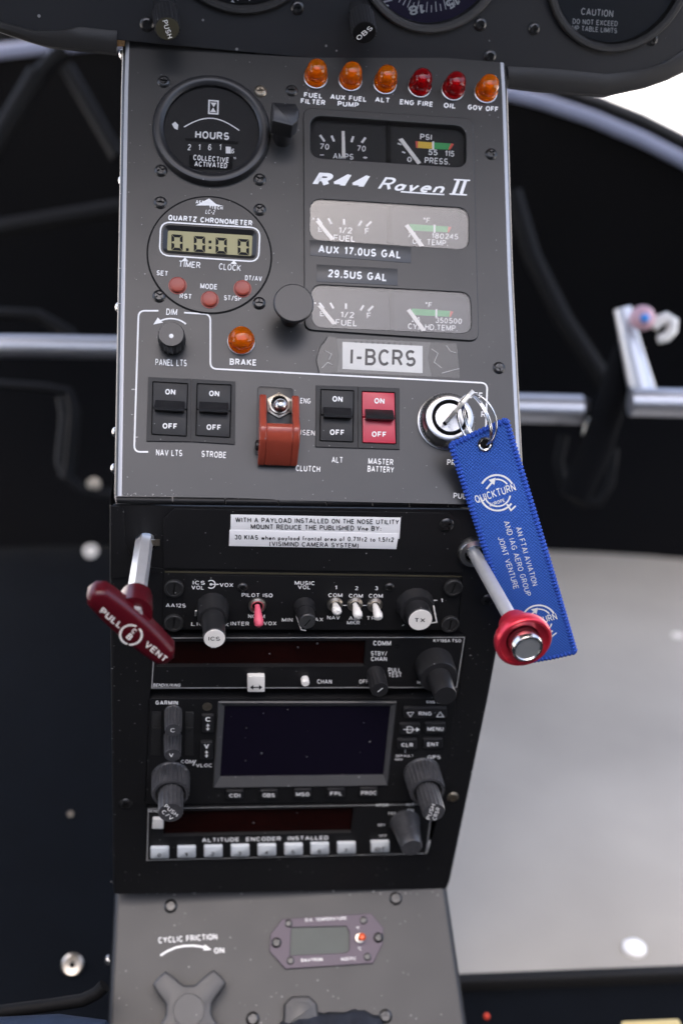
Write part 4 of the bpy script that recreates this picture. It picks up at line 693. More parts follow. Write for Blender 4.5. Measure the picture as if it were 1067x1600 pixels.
# ------------------------------------------------------------------ key lock, key, rings, tag
F = Frame(P1, 703, 652, 10); t = thing('key_switch', 'round chrome ignition key switch with a knurled rim', 'key switch', F)
MB().lathe([(14.6, 0), (14.6, .8), (13.9, 1.0), (13.9, 1.2, 1), (13.9, 5.5, 1), (13.3, 6.2), (12.6, 7.2), (12.0, 9.2), (10.2, 10), (9.2, 9.8), (8.8, 8)], teeth=60, depth=.45).build('knurled_ring', M['satin'], t)
MB().lathe([(8.9, 7.6), (7.4, 7.6)], n=48).build('ring_gap', M['hole'], t)
b = MB(); sdir = math.radians(50); c_, s_ = math.cos(sdir), math.sin(sdir); rot = lambda x, y: Vector((x * c_ - y * s_, x * s_ + y * c_))
b.plate(ring2(0, 0, 7.4, 48), [[rot(-4.6, -.8), rot(4.6, -.8), rot(4.6, .8), rot(-4.6, .8)]], 7, 9.6, .3); b.build('cylinder_face', M['satin'], t)
b = MB(); b.prism([rot(-5, -1), rot(5, -1), rot(5, 1), rot(-5, 1)], 7.2, 8).build('key_slot', M['hole'], t)
kt = thing('key', 'flat steel key standing in the ignition switch', 'key', F); b = MB()
b.M = Matrix((Vector((c_, s_, 0)), Vector((0, 0, 1)), Vector((s_, -c_, 0)))).transposed().to_4x4()
bow = [Vector(p) for p in ((-3.6, 8.2), (3.4, 8.2), (3.6, 14), (6, 17), (10.5, 20), (12.5, 25), (11, 30), (7, 32.5), (2, 32), (-2.5, 28), (-4.5, 22), (-4.2, 14))]
hol = Vector((8.2, 27.6)); b.plate(fillet(bow, 2), [ring2(hol.x, hol.y, 2.6, 20)], -1.0, 1.0, .3); b.build('key_blade', M['keym'], kt)
KH = F.mat @ (Vector((c_ * hol.x, s_ * hol.x, hol.y)) * MM)
# tag: hangs straight down from the ring
gpt = P1.pt(757, 693, 21); dep = (gpt - CAM).dot(FWD); fd = lambda y: dep + (y - 693) / FPX * dep * math.tan(PITCH) * 1.05
c4 = [at_depth(x, y, fd(y)) for x, y in ((705, 695), (790, 656), (898, 1021), (819, 1047))]
PT = Plane(c4[0], (c4[3] - c4[0]).cross(c4[1] - c4[0])); FT = Frame(PT, 757, 693)
tg = thing('key_tag', 'long blue woven key tag with white lettering hanging from the key', 'key tag', FT)
tq = [(705, 695), (790, 657), (898, 1020), (819, 1045)]; corners = [FT.L(*p) for p in tq]
gy = Vector((0, 0)); body = fillet(corners, 1.2, 3)
def bend(mb):
    ax_ = (corners[3] - corners[0]); l2 = ax_.dot(ax_)
    for i, v in enumerate(mb.v):
        f_ = ((v.x - corners[0].x) * ax_.x + (v.y - corners[0].y) * ax_.y) / l2; e_ = corners[1] - corners[0]; g_ = ((v.x - corners[0].x) * e_.x + (v.y - corners[0].y) * e_.y) / e_.dot(e_) - .5
        mb.v[i] = v + Vector((0, 0, 2.6 * math.sin(max(0, f_ - .12) * 4.2) * max(0, min(1, (f_ - .1) * 6)) + 1.6 * g_ * max(0, f_ - .15) * 2 - 1.0 * g_ * g_ * 4 * max(0, f_)))
    return mb
fb_ = MB(); NU, NV = 14, 60; g3 = [[corners[0].lerp(corners[1], i / NU).lerp(corners[3].lerp(corners[2], i / NU), j / NV) for i in range(NU + 1)] for j in range(NV + 1)]
for zz, fl in ((1.0, 1), (-1.0, -1)): fb_.add([(p.x, p.y, zz) for r_ in g3 for p in r_], [(j * (NU + 1) + i, (j + 1) * (NU + 1) + i, (j + 1) * (NU + 1) + i + 1, j * (NU + 1) + i + 1)[::fl] for j in range(NV) for i in range(NU)])
bend(fb_).build('fabric_strip', M['blue'], tg); MB().lathe([(2.4, 1.06), (0, 1.06)]).build('grommet_hole', M['hole'], tg)
b = MB(); pts = []
for i in range(4):
    a, c = corners[i], corners[(i + 1) % 4]; nn = max(int((c - a).length / 1.0), 4)
    for k in range(nn): pts.append((a.lerp(c, k / nn)))
b.tube([(p.x, p.y, 0) for p in pts], [1.9 if i % 2 else 1.25 for i in range(len(pts))], 8, True); bend(b).build('stitched_border', M['bluedge'], tg)
MB().lathe([(2.4, -1.3), (2.4, 1.3), (2.9, 1.7), (3.6, 1.6), (3.9, 1.1), (3.9, .9)], n=32).build('grommet', M['chrome'], tg)
b = MB(); W = 1.12; T = lambda *a, **k: b.text(FT, *a, **k)
def logo(cx, cy, r):
    b.line(FT, [(cx + r * math.cos(math.radians(a)), cy - r * math.sin(math.radians(a))) for a in range(30, 152, 8)], .95, W)
    b.line(FT, [(cx + r * math.cos(math.radians(a)), cy - r * math.sin(math.radians(a))) for a in range(196, 328, 8)], .95, W)
    q = r * .76
    b.line(FT, [(cx + q * math.cos(math.radians(a)), cy - q * math.sin(math.radians(a))) for a in range(40, 100, 8)], .75, W); b.line(FT, [(cx + q * math.cos(math.radians(a)), cy - q * math.sin(math.radians(a))) for a in range(205, 350, 8)], .75, W)
    b.line(FT, [(cx + r * .55, cy + r * .62), (cx + r * .78, cy + r * .98), (cx + r * 1.05, cy + r * .72)], .85, W)
    b.line(FT, [(cx - r * .62, cy - r * .2), (cx - r * .25, cy - r * .62)], .9, W); b.pixpoly(FT, [(cx - r * .08, cy - r * .84), (cx - r * .16, cy - r * .42), (cx - r * .5, cy - r * .72)], W)
    T('QUICKTURN', cx - r * 1.2, cy + r * .62, cx + r * 1.1, cy - r * .14, r * .44, W + .06, bold=.012); T('EUROPE', cx - r * .42, cy + r * .78, cx + r * .44, cy + r * .5, r * .2, W + .06, bold=.02)
logo(776, 769, 27); logo(842, 971, 26)
T('AN FTAI AVIATION', 804, 822, 831, 914, 8.5, W, bold=.0); T('AND IAG AERO GROUP', 785.5, 813, 821, 931, 8.5, W, bold=.0); T('JOINT VENTURE', 776.5, 838, 802, 920, 8.5, W, bold=.0)
bend(b).build('lettering', M['white'], tg, flat=True)
# split rings between key and grommet
G = FT.mat.translation; mid = (KH + G) / 2; ax = (G - KH); Rr = ax.length / 2 + .0008; ax.normalize()
for k, (tw, lb) in enumerate(((62, 'steel split ring looped through the key and tag grommet'), (28, 'second thinner steel split ring crossing the first one'))):
    wr = WorldFrame(mid); e1 = ax; nrm = (CAM - mid).normalized(); e2 = e1.cross(nrm).normalized(); e3 = e1.cross(e2); e2r = e2 * math.cos(math.radians(tw)) + e3 * math.sin(math.radians(tw)); b = MB()
    for off in ((-.45, .45) if k == 0 else (0,)):
        nn = e1.cross(e2r); b.tube([((e1 * math.cos(a) * Rr + e2r * math.sin(a) * Rr * (.86 - .1 * k) + nn * off * MM)) / MM for a in [2 * math.pi * i / 56 for i in range(56)]], .5, 10, True)
    o = b.build('key_ring', M['chrome'], None, wr); tag(o, lb, 'key ring', 'split rings on the key')

# ------------------------------------------------------------------ lower panel
F = Frame(P2, 492, 832, 1.2); t = thing('payload_placard', 'white two part placard about payload speed limits', 'placard', F)
MB().prism(quad(F, [(361, 804), (626, 809), (624, 842), (360, 836)], 1.2), 1.02, 1.2, .04).build('upper_sticker', M['label'], t); MB().prism(quad(F, [(359, 828), (623, 834), (619, 858), (358, 853)], 1.35), 1.21, 1.38, .04).build('lower_sticker', M['label'], t)
b = MB(); W = 1.47; b.text(F, 'WITH A PAYLOAD INSTALLED ON THE NOSE UTILITY', 368, 816, 623, 819.5, 7.6, W, bold=.015); b.text(F, 'MOUNT REDUCE THE PUBLISHED Vne BY:', 392, 826.5, 595, 829.5, 7.6, W, bold=.015)
b.text(F, '30 KIAS when payload frontal area of 0.71ft2 to 1.5ft2', 367, 843, 615, 847, 7.4, W, bold=.022); b.text(F, '(VISIMIND CAMERA SYSTEM)', 421, 853, 560, 856, 7.2, W, bold=.015); b.build('lettering', M['ink'], t, flat=True)
# vent pull handle: chrome rod and maroon T grip
F = Frame(P2, 228, 848); t = thing('vent_handle', 'maroon T handle marked PULL VENT on a chrome rod', 'pull handle', F)
HW = P2.height((228, 848), (209, 962)); p0 = Vector((0, 0, -15)); e = F.L(209, 962, HW); p1 = Vector((e.x, e.y, HW)); d = (p1 - p0).normalized()
MB().tube([p0, p1], 4.4, 6).build('rod', M['rodm'], t, angle=20)
MB().tube([p1 - d * 16, p1 - d * 14, p1 - d * 2], [7.2, 7.5, 8.2], 20).build('grip_socket', M['maroon'], t)
a, c = F.L(143, 922, HW), F.L(266, 1029, HW); g = MB(); bd = (c - a).normalized(); nv = Vector((-bd.y, bd.x)); Lg = (c - a).length; ctr = (a + c) / 2
outl = [];
for k in range(33):
    s_ = k / 32 * 2 - 1; hwid = 7.0 - 2.0 * s_ * s_ - (2.6 * max(0, abs(s_) - .88) / .12); outl.append((ctr + bd * s_ * Lg / 2, hwid))
g.prism([p + nv * h_ for p, h_ in outl] + [p - nv * h_ for p, h_ in outl[::-1]], HW - 5, HW + 4, 2.6); gb = g.build('grip', M['maroon'], t, angle=50)
b = MB(); W = HW + 4.12; b.text(F, 'PULL', 155, 957, 186, 982, 10.5, W, bold=.022); b.text(F, 'VENT', 225, 1009, 256, 1035, 10.5, W, bold=.022)
b.line(F, arc(205, 992, 17, 60, 250, 14, .9), .9, W); b.line(F, arc(205, 992, 17, -100, 40, 14, .9), .9, W); b.textc(F, 'B', 203, 995, 11, W, ang=45, bold=.03); b.textc(F, 'C', 210, 986, 9, W, ang=45, bold=.03); b.build('lettering', M['ivory'], t, flat=True)
b = MB(); q = F.L(242, 848, .9); b.prism([q + Vector(v) for v in ((-4, 1.5), (2.5, 1.5), (2.5, -1.8), (-4, -1.8))], .05, .9); b.build('latch', M['goldscrew'], t)
# red pull knob
F = Frame(P2, 738, 860); t = thing('pull_knob', 'red anodised pull knob with a silver centre button on a steel rod', 'pull knob', F)
MB().lathe([(8.4, 0), (8.4, 2.5), (7.6, 4), (5.2, 4.4), (4.8, 3)], n=32).build('bushing_nut', M['steel'], t)
HW = P2.height((738, 862), (819, 1004))
e = F.L(821, 1008, HW); tip = Vector((e.x, e.y, HW)); d = (tip - Vector((0, 0, 0))).normalized()
MB().tube([d * -8, tip - d * 10], 3.4, 18).build('rod', M['rodm'], t)
rm = d.to_track_quat('Z', 'Y').to_matrix().to_4x4(); LT = tip.length
def onrod(prof, name, m, n=48): b = MB(); b.M = rm; b.lathe([(r, LT + w_) for r, w_ in prof], n=n); return b.build(name, m, t)
onrod([(3.5, -22), (6.6, -19), (7.2, -18), (6.9, -13), (8.4, -9), (12.8, -7), (13.2, -5.5), (13.2, -2.5), (12.5, -1.6), (11.4, -1.6), (10.9, -3.0), (7.8, -4.2)], 'knob_head', M['redanod'])
onrod([(7.2, -6), (7.2, 2.6), (6.8, 3.2), (5.9, 3.2), (5.6, 2.8)], 'button_rim', M['chrome']); onrod([(5.7, 2.8), (0, 2.8)], 'button_face', M['button'])

def knob2(F, t, base, tip, R, name='knob', m='knob', teeth=0, depth=.4, taper=.9, cap=None, skirt=0, h=None, angle=35):
    p = F.L(*base); h = h or F.P.height(base, tip); pr = [(R, 0), (R, .5), (R, 1, 1), (R * taper, h - .8, 1), (R * taper - .5, h)]
    if skirt: pr = [(skirt, 0), (skirt, 2.2)] + pr[1:]
    pr.append((0, h)); o = MB().lathe(pr, p.x, p.y, 36, teeth, depth).build(name, M[m], t, F, angle); return h
# --- audio panel
AF = .6
F = Frame(P2, 488, 940); t = thing('audio_panel', 'shallow black audio panel with three white toggles', 'audio panel', F)
MB().plate(quad(F, [(257, 893), (721, 901), (715, 985), (254.5, 984)], AF), [], -20, AF, .2).build('face_plate', M['black'], t)
MB().plate(quad(F, [(289, 898), (690, 905), (686, 984), (287, 983)], 1.1), [], AF + .02, 1.1, .15).build('sub_plate', M['black'], t)
MB().prism(quad(F, [(257, 892.3), (606, 898), (721, 900.3), (721, 902.3), (257, 895)], .9), AF + .02, .8).build('worn_edge', M['olive'], t)
for x, y in ((272, 918), (272, 972), (707, 917), (702, 974)): slot_screw(t, F, x, y, 5.0, AF, rot=1.5 if x < 500 else .1 + (1.4 if y > 940 else 1.3))
for x, y in ((379, 917), (608, 917)): screw(t, F, x, y, 2.6, w0=1.1)
b = MB(); W = 1.24
for s_, x, y, wd in (('ICS', 311, 910.5, 19), ('VOL', 309, 918, 19), ('VOX', 354, 914, 21), ('AA12S', 275, 946, 31), ('PILOT ISO', 402, 930, 48), ('INTER', 375, 974.5, 29), ('VOX', 422, 974, 20), ('NORM', 401, 963, 26), ('MUSIC', 476, 911, 31), ('VOL', 475, 917.5, 19), ('MIN', 449, 968.5, 17), ('MAX', 494, 968, 22), ('1', 525, 918, 3), ('2', 557, 919, 5), ('3', 588, 919, 5), ('COM', 524, 930, 22), ('COM', 556, 931, 22), ('COM', 587, 931, 22), ('NAV', 521, 965, 20), ('ADF', 555, 966, 21), ('MKR', 552, 973, 20), ('TRK', 584, 966, 22), ('1', 690, 938, 3), ('LIC', 309, 975, 20), ('MIX', 347, 976, 22)): b.textc(F, s_, x, y, 6.6, W, wd=wd, bold=.015)
b.line(F, arc(330, 913, 6.5, -130, 130, 14), .6, W); b.line(F, [(331, 913), (342, 913)], .6, W); b.lathe([(.75, W + .02), (0, W + .02)], *F.L(330, 913, W), 12)
b.line(F, [(533, 946), (546, 946)], .4, W); b.line(F, [(565, 946), (577, 946)], .4, W); b.line(F, [(676, 938), (683, 938)], .5, W); b.line(F, [(628, 978), (631, 976)], .5, W); b.build('lettering', M['white'], t, flat=True)
def audio_knob(base, mid_, tip, R, r, txt, ptr=None):
    p = F.L(*base); h1 = P2.height(base, mid_); h = P2.height(base, tip)
    if h1 >= h - 1: h1 = h * .55
    o = MB().lathe([(R, 1.1), (R, 2, 1), (R * .92, h1 - 1, 1), (R * .86, h1), (r + .2, h1)], p.x, p.y, teeth=8, depth=.6).build('knob_base', M['knob'], t, F, 50)
    o2 = MB().lathe([(r + .2, h1 - .3), (r, h - .6), (r - .3, h - .3), (r - .5, h - .3)], p.x, p.y, 28).build('knob_top', M['knob'], o)
    o3 = MB().lathe([(r - .4, h - .5), (r - .5, h), (0, h)], p.x, p.y, 28).build('knob_cap', M['ivory'] if txt else M['steel'], o)
    b = MB()
    if txt: b.textc(F, txt, tip[0], tip[1], 6.8, h + .1, wd=18 if len(txt) > 2 else 16, bold=.01)
    else: b.line(F, [(tip[0] - 5, tip[1] + 6), (tip[0] + 4, tip[1] - 4)], .5, h + .1)
    b.build('lettering', M['ink'], o, flat=True); return o, p, h1, h, r
o, p, h1, h, r = audio_knob((332, 946), (332, 968), (335, 998), 8.4, 5.6, 'ICS')
b = MB(); b.extr_u([(p.y - r - .35, h1), (p.y - r - .25, h - .6), (p.y - r + 1, h - .4), (p.y - r + 1, h1)], p.x - 1.5, p.x + 1.1); b.build('index_stripe', M['ivory'], o)
b = MB(); b.extr_u([(p.y - 5, 1.3), (p.y - 5, 2.2), (p.y + 1, 7), (p.y + 1, 6)], p.x - 8.9, p.x - 8.0); b.build('pointer', M['ivory'], o)
o, p, h1, h, r = audio_knob((475, 946), (477, 958), (481, 972), 5.8, 4.4, '')
b = MB(); b.line(F, [(463, 962), (471, 984), (478, 985)], .7, 5.8); b.build('pointer', M['ivory'], o)
o, p, h1, h, r = audio_knob((647, 943), (650, 955), (656, 969), 10.4, 6.6, 'TX')
b = MB(); b.line(F, [(677, 946), (682, 972), (670, 974)], .8, 9); b.build('pointer', M['ivory'], o)
def toggle(x, y, tx, ty, m, R, par=t, FF=F):
    p = FF.L(x, y, 1); h = 11.0; q = FF.L(tx, ty, h); bz = MB().lathe([(R + 1.1, 1.1), (R + 1.1, 2.2), (R, 2.8), (R - .7, 2.6), (R - .8, 1.3)], p.x, p.y, 24).build('toggle_collar', M['nickel'], par, FF)
    pa, pb = Vector((p.x, p.y, 1.3)), Vector((q.x, q.y, h)); MB().tube([pa, pa.lerp(pb, .3), pa.lerp(pb, .75), pa.lerp(pb, .95), pb + (pb - pa) * .02], [1.3, 1.8, 2.5, 2.2, 1.1], 16).build('toggle_lever', M[m], par, FF, 60)
for x, y, tx, ty in ((523, 943, 527, 957), (554, 943, 560, 964), (585, 944, 592, 966)): toggle(x, y, tx, ty, 'ivory', 3.0)
toggle(402, 945, 405, 978, 'pink', 3.4)
# --- comm radio
F = Frame(P2, 480, 1040); t = thing('comm_radio', 'black communication radio with a long unlit red display', 'radio', F)
fq = [(240, 995), (728, 994), (715, 1076), (235, 1077)]; dq = [(247, 1003), (572, 1001), (569, 1041), (245, 1042)]
MB().plate(quad(F, fq, .5, .8, 3), [quad(F, dq, .5, .5, 3)], -15, .5, .15).build('face_plate', M['black'], t)
b = MB(); b.ribbon(grow(quad(F, fq, .7), -.8), .55, .62, True); b.build('edge_line', M['edge'], t, flat=True)
MB().prism(grow(quad(F, dq, -2.5), 1), -4, -2.5).build('display_screen', M['redscr'], t)
b = MB(); W = .64
for s_, x, y, h, wd in (('COMM', 597, 1005, 8, 28), ('STBY/', 592, 1021, 7.5, 25), ('CHAN', 592, 1029.5, 7.5, 25), ('PULL', 616, 1047, 7.5, 19), ('TEST', 617, 1054.5, 7.5, 20), ('CHAN', 507, 1065, 7, 23), ('OFF', 568, 1065, 7, 14), ('KY196A', 690, 1001, 5.5, 26), ('TSO', 713, 1001, 5.5, 14), ('BENDIX/KING', 261, 1070.5, 5.5, 43), ('M', 654, 1066, 6, 5)): b.textc(F, s_, x, y, h, W, wd=wd, bold=.02, shear=.2 if 'BEN' in s_ else 0)
b.build('lettering', M['white'], t, flat=True)
MB().lathe([(1.4, .62), (0, .62)], *F.L(620, 1010, .5), 16).build('sensor_hole', M['hole'], t)
q = quad(F, [(387, 1056), (414, 1056), (414, 1081), (387, 1081)], 3, .7, 3); MB().prism(q, .4, 3.4, .5).build('transfer_key', M['ivory'], t); b = MB(); W = 3.5; b.line(F, [(394, 1074), (407, 1074)], .7, W); b.pixpoly(F, [(391, 1074), (396, 1070), (396, 1078)], W); b.pixpoly(F, [(410, 1074), (405, 1070), (405, 1078)], W); b.build('arrow_mark', M['ink'], t, flat=True)
p = F.L(476, 1060); MB().lathe([(2.2, .5), (2.2, 4.2), (1.6, 5), (0, 5)], p.x, p.y, 20).build('channel_key', M['ivory'], t)
h = knob2(F, t, (586, 1052), (593, 1078), 5.2, 'volume_knob', taper=.95); b = MB(); b.line(F, [(590, 1081), (598, 1075)], .5, h + .1); b.build('index_line', M['white'], t)
p = F.L(677, 1036); hh = P2.height((677, 1036), (694, 1088)); MB().lathe([(10.6, .5), (10.6, 1, 1), (10.2, hh * .42, 1), (9.6, hh * .46), (6.4, hh * .46)], p.x, p.y, teeth=50, depth=.3).build('outer_tuning_knob', M['knob'], t, F); MB().lathe([(6.5, hh * .4), (6.4, hh * .5, 1), (6.0, hh - .8, 1), (5.6, hh), (0, hh)], p.x, p.y, teeth=40, depth=.22).build('inner_tuning_knob', M['knob'], t, F)
# --- navigator with the large dark screen
F = Frame(P2, 470, 1175); t = thing('navigator_unit', 'black navigation unit with a large dark screen', 'navigator', F)
fq = [(234, 1092), (713, 1091), (691, 1252), (228, 1257)]; sq = [(351, 1103), (610, 1103), (599, 1211), (344, 1214)]; oq = [(341, 1097), (620, 1097), (606, 1228), (333, 1232)]
MB().plate(quad(F, fq, .5, 1, 3), [quad(F, oq, .5, .6, 3)], -15, .5, .2).build('face_plate', M['black'], t)
so_ = quad(F, oq, 1.4); si = quad(F, sq, -.6); b = MB()
b.add([(p.x, p.y, .1) for p in grow(so_, .2)] + [(p.x, p.y, 1.4) for p in grow(so_, -.6)] + [(p.x, p.y, -.6) for p in si] + [(p.x, p.y, -2) for p in si], [(k * 4 + i, k * 4 + (i + 1) % 4, k * 4 + 4 + (i + 1) % 4, k * 4 + 4 + i) for k in range(3) for i in range(4)]); b.build('screen_frame', M['greyknob'], t, flat=True)
MB().prism(grow(si, .3), -3, -1.2).build('screen', M['screen'], t)
b = MB(); W = .62; b.textc(F, 'GARMIN', 261, 1098, 7, W, wd=35, bold=.03); b.textc(F, 'COM', 293, 1190, 6, W, wd=20); b.textc(F, '/', 304, 1192, 10, W, wd=6); b.textc(F, 'VLOC', 319, 1196, 6, W, wd=25); b.textc(F, 'GPS', 678, 1183, 6.5, W, wd=20); b.textc(F, 'DEFAULT', 632, 1181, 4, W, wd=27); b.textc(F, 'NAV', 623, 1186.5, 4, W, wd=12); b.textc(F, 'GNS 430', 680, 1097, 4.5, W, wd=28); b.line(F, [(633, 1171), (633, 1177)], .3, W)
b.build('lettering', M['white'], t, flat=True)
def gkey(x, y, w_, h_, txt, th, wd, par=t, shape=None):
    q = quad(F, [(x - w_ / 2, y - h_ / 2), (x + w_ / 2, y - h_ / 2), (x + w_ / 2, y + h_ / 2), (x - w_ / 2, y + h_ / 2)], 2, 1.2, 4); o = MB().prism(q, .4, 2.4, .8).build('key_button', M['pl'], par, F); b = MB(); W = 2.5
    if txt: b.textc(F, txt, x, y + 1, th, W, wd=wd, bold=.02)
    if shape == 'updown':
        b.textc(F, txt, x, y - 6, 7, W, wd=wd, bold=.02) if 0 else None
    if shape: shape(b, W)
    b.build('lettering', M['white'], o, flat=True)
for s_, x, y, wd in (('CDI', 367, 1242, 17), ('OBS', 420, 1241.5, 19), ('MSG', 473, 1240, 21), ('FPL', 525, 1239, 18), ('PROC', 576, 1238, 24)): gkey(x, y, 28, 14, s_, 6.5, wd)
def rng(b, W):
    b.line(F, [(636, 1113.5), (646, 1113), (641, 1120)], .4, W, True); b.line(F, [(682, 1120), (693, 1120), (687.5, 1112.5)], .4, W, True)
gkey(664, 1114, 68, 17, 'RNG', 6.5, 20, shape=rng)
def dto(b, W): b.line(F, [(630, 1140), (652, 1140)], .5, W + .02); b.pixpoly(F, [(650, 1136.5), (656, 1140), (650, 1143.5)], W + .02); b.line(F, arc(640, 1140, 5, -90, 90, 8) + [(636, 1135.5), (636, 1144.7)], .5, W, True)
gkey(640, 1139, 32, 17, '', 6, 20, shape=dto); gkey(680, 1138, 32, 17, 'MENU', 6.5, 25); gkey(636, 1163, 31, 16, 'CLR', 6.5, 18); gkey(676, 1162, 31, 16, 'ENT', 6.5, 17)
def ud(x, y, c):
    def fn(b, W): b.textc(F, c, x, y - 7, 8, W, wd=8, bold=.03); b.line(F, [(x, y + 1), (x, y + 9)], .45, W); b.pixpoly(F, [(x - 3, y + 3.5), (x + 3, y + 3.5), (x, y - .5)], W); b.pixpoly(F, [(x - 3, y + 7), (x, y + 11), (x + 3, y + 7)], W)
    return fn
gkey(325, 1131, 20, 28, '', 6, 9, shape=ud(325, 1131, 'C')); gkey(323, 1173, 20, 28, '', 6, 9, shape=ud(323, 1173, 'V'))
MB().lathe([(2.6, .5), (2.6, .9), (2.0, .9), (0, .7)], *F.L(324, 1103), 20).build('photocell', M['goldscrew'], t)
for q in ([(238, 1112), (252, 1112), (251, 1180), (236, 1180)], [(290, 1112), (303, 1112), (302, 1180), (289, 1180)]): b = MB(); b.prism(quad(F, q, .5), .45, .9, .2); b.prism(quad(F, [(q[0][0] + 1, 1137), (q[1][0] - 1, 1137), (q[1][0] - 1, 1142), (q[0][0] + 1, 1142)], 1.4), .9, 1.4); b.build('knob_groove', M['plm'], t)
for base, tip, R, s_ in (((271, 1112), (270, 1141), 4.8, 'C'), ((270, 1150), (268, 1180), 4.8, 'V')):
    h = knob2(F, t, base, tip, R, 'small_knob', 'knobw', teeth=16, depth=.7, taper=.95); b = MB(); b.textc(F, s_, tip[0], tip[1], 7, h + .1, wd=7); b.build('lettering', M['white'], t, flat=True)
for base, tip, R, r, s1, s2, ang in (((267, 1212), (265, 1270), 10.6, 6.9, 'PUSH', 'C/V', 40), ((658, 1205), (677, 1270), 10.6, 6.6, 'PUSH', 'CRSR', -70)):
    p = F.L(*base); hh = P2.height(base, tip); MB().lathe([(R, .5), (R, 1.5), (R, 2, 1), (R * .97, hh * .48, 1), (R * .92, hh * .52), (R * .78, hh * .52), (R * .74, hh * .4), (r, hh * .4)], p.x, p.y, teeth=26, depth=.9).build('outer_knob', M['knobw'], t, F)
    o = MB().lathe([(r, hh * .35), (r, hh * .5, 1), (r * .98, hh - .8, 1), (r * .92, hh), (0, hh)], p.x, p.y, teeth=18, depth=.75).build('inner_knob', M['knobw'], t, F); b = MB(); an = math.radians(ang); nx, ny = math.sin(an) * 4.6, -math.cos(an) * 4.6
    b.textc(F, s1, tip[0] + nx, tip[1] + ny, 7, hh + .1, wd=25, ang=ang); b.textc(F, s2, tip[0] - nx, tip[1] - ny, 7, hh + .1, wd=20, ang=ang); b.build('lettering', M['white'], t, F, flat=True)
# --- transponder
F = Frame(P2, 450, 1300); t = thing('transponder', 'black transponder with a row of white number keys', 'transponder', F)
fq = [(230, 1262), (678, 1255), (667, 1335), (228, 1346)]; dq = [(258, 1268), (553, 1262), (549, 1301), (255, 1307)]
MB().plate(quad(F, fq, .4, .8, 3), [quad(F, dq, .4, .5, 3)], -15, .4, .15).build('face_plate', M['black'], t)
b = MB(); b.ribbon(grow(quad(F, fq, .6), -.8), .5, .52, True); b.build('edge_line', M['edge'], t, flat=True)
MB().prism(grow(quad(F, dq, -2), 1), -4, -2).build('display_screen', M['redscr'], t)
b = MB(); W = .54; b.text(F, 'ALTITUDE  ENCODER  INSTALLED', 316, 1316, 513, 1312, 6.5, W, bold=.03)
for s_, x, y, wd in (('XPDR', 597, 1258, 20), ('ON', 641, 1266, 10), ('TST', 612, 1271, 12), ('SBY', 596, 1289, 12), ('OFF', 598, 1306, 12), ('ALT', 640, 1257, 12), ('BENDIX', 243, 1267, 22)): b.textc(F, s_, x, y, 4.4, W, wd=wd)
b.build('lettering', M['white'], t, flat=True)
for s_, x, y in [(str(k), 250 + k * 41.8 - (k > 5) * 1, 1333.5 - k * 1.05) for k in range(8)] + [('IDT', 594, 1324)]:
    q = quad(F, [(x - 14.5, y - 8), (x + 14.5, y - 8.4), (x + 14.5, y + 8), (x - 14.5, y + 8.4)], 2.4, .8, 3); o = MB().prism(q, .3, 2.6, .7).build('number_key', M['key'], t); b = MB(); b.textc(F, s_, x - 1, y + 3, 6.5, 2.7, wd=5 if len(s_) < 2 else 15); b.build('lettering', M['ink'], o, flat=True)
q = quad(F, [(239, 1279), (256, 1279), (256, 1295), (238, 1295)], 2, .8, 3); MB().prism(q, .3, 2.4, .6).build('mode_key', M['ivory'], t)
p = F.L(632, 1283); hh = P2.height((632, 1283), (643, 1325)); MB().lathe([(9, .4), (8.8, 2), (7.6, hh * .35), (6.6, hh * .7), (6.2, hh - .8), (5.7, hh), (0, hh)], p.x, p.y, 36).build('mode_knob', M['knobw'], t, F)

def chips(F, regs, name, par, m, w_=.07):
    b = MB()
    for x0, y0, x1, y1, n_, sz in regs:
        for _ in range(n_):
            x, y = random.uniform(x0, x1), random.uniform(y0, y1); p = F.L(x, y, w_); a = random.uniform(-.5, .5); r = sz * random.uniform(.25, 1) ** 2; el = random.uniform(1, 3.2)
            b.poly([p + Vector((math.cos(q * 1.2566 + a) * r * el * random.uniform(.6, 1), math.sin(q * 1.2566) * r * random.uniform(.5, 1))) for q in range(5)], w_)
    return b.build(name, m, par, F, flat=True)
chips(F2, [(325, 815, 350, 835, 26, .5), (330, 866, 375, 869, 16, .4), (395, 866, 560, 872, 24, .4), (455, 860, 560, 880, 30, .3), (174, 792, 180, 1390, 40, .35), (184, 905, 225, 1240, 30, .25), (730, 960, 765, 1300, 26, .45), (700, 1000, 745, 1180, 16, .3), (190, 1360, 690, 1385, 18, .3)], 'paint_chips', con, M['chip_highlight'])
chips(F1, [(182, 770, 285, 775, 26, .3), (300, 778, 700, 784, 10, .25), (205, 600, 215, 690, 6, .5), (200, 100, 780, 770, 45, .16), (186, 300, 190, 770, 16, .3)], 'paint_chips', con, M['chip_highlight'])
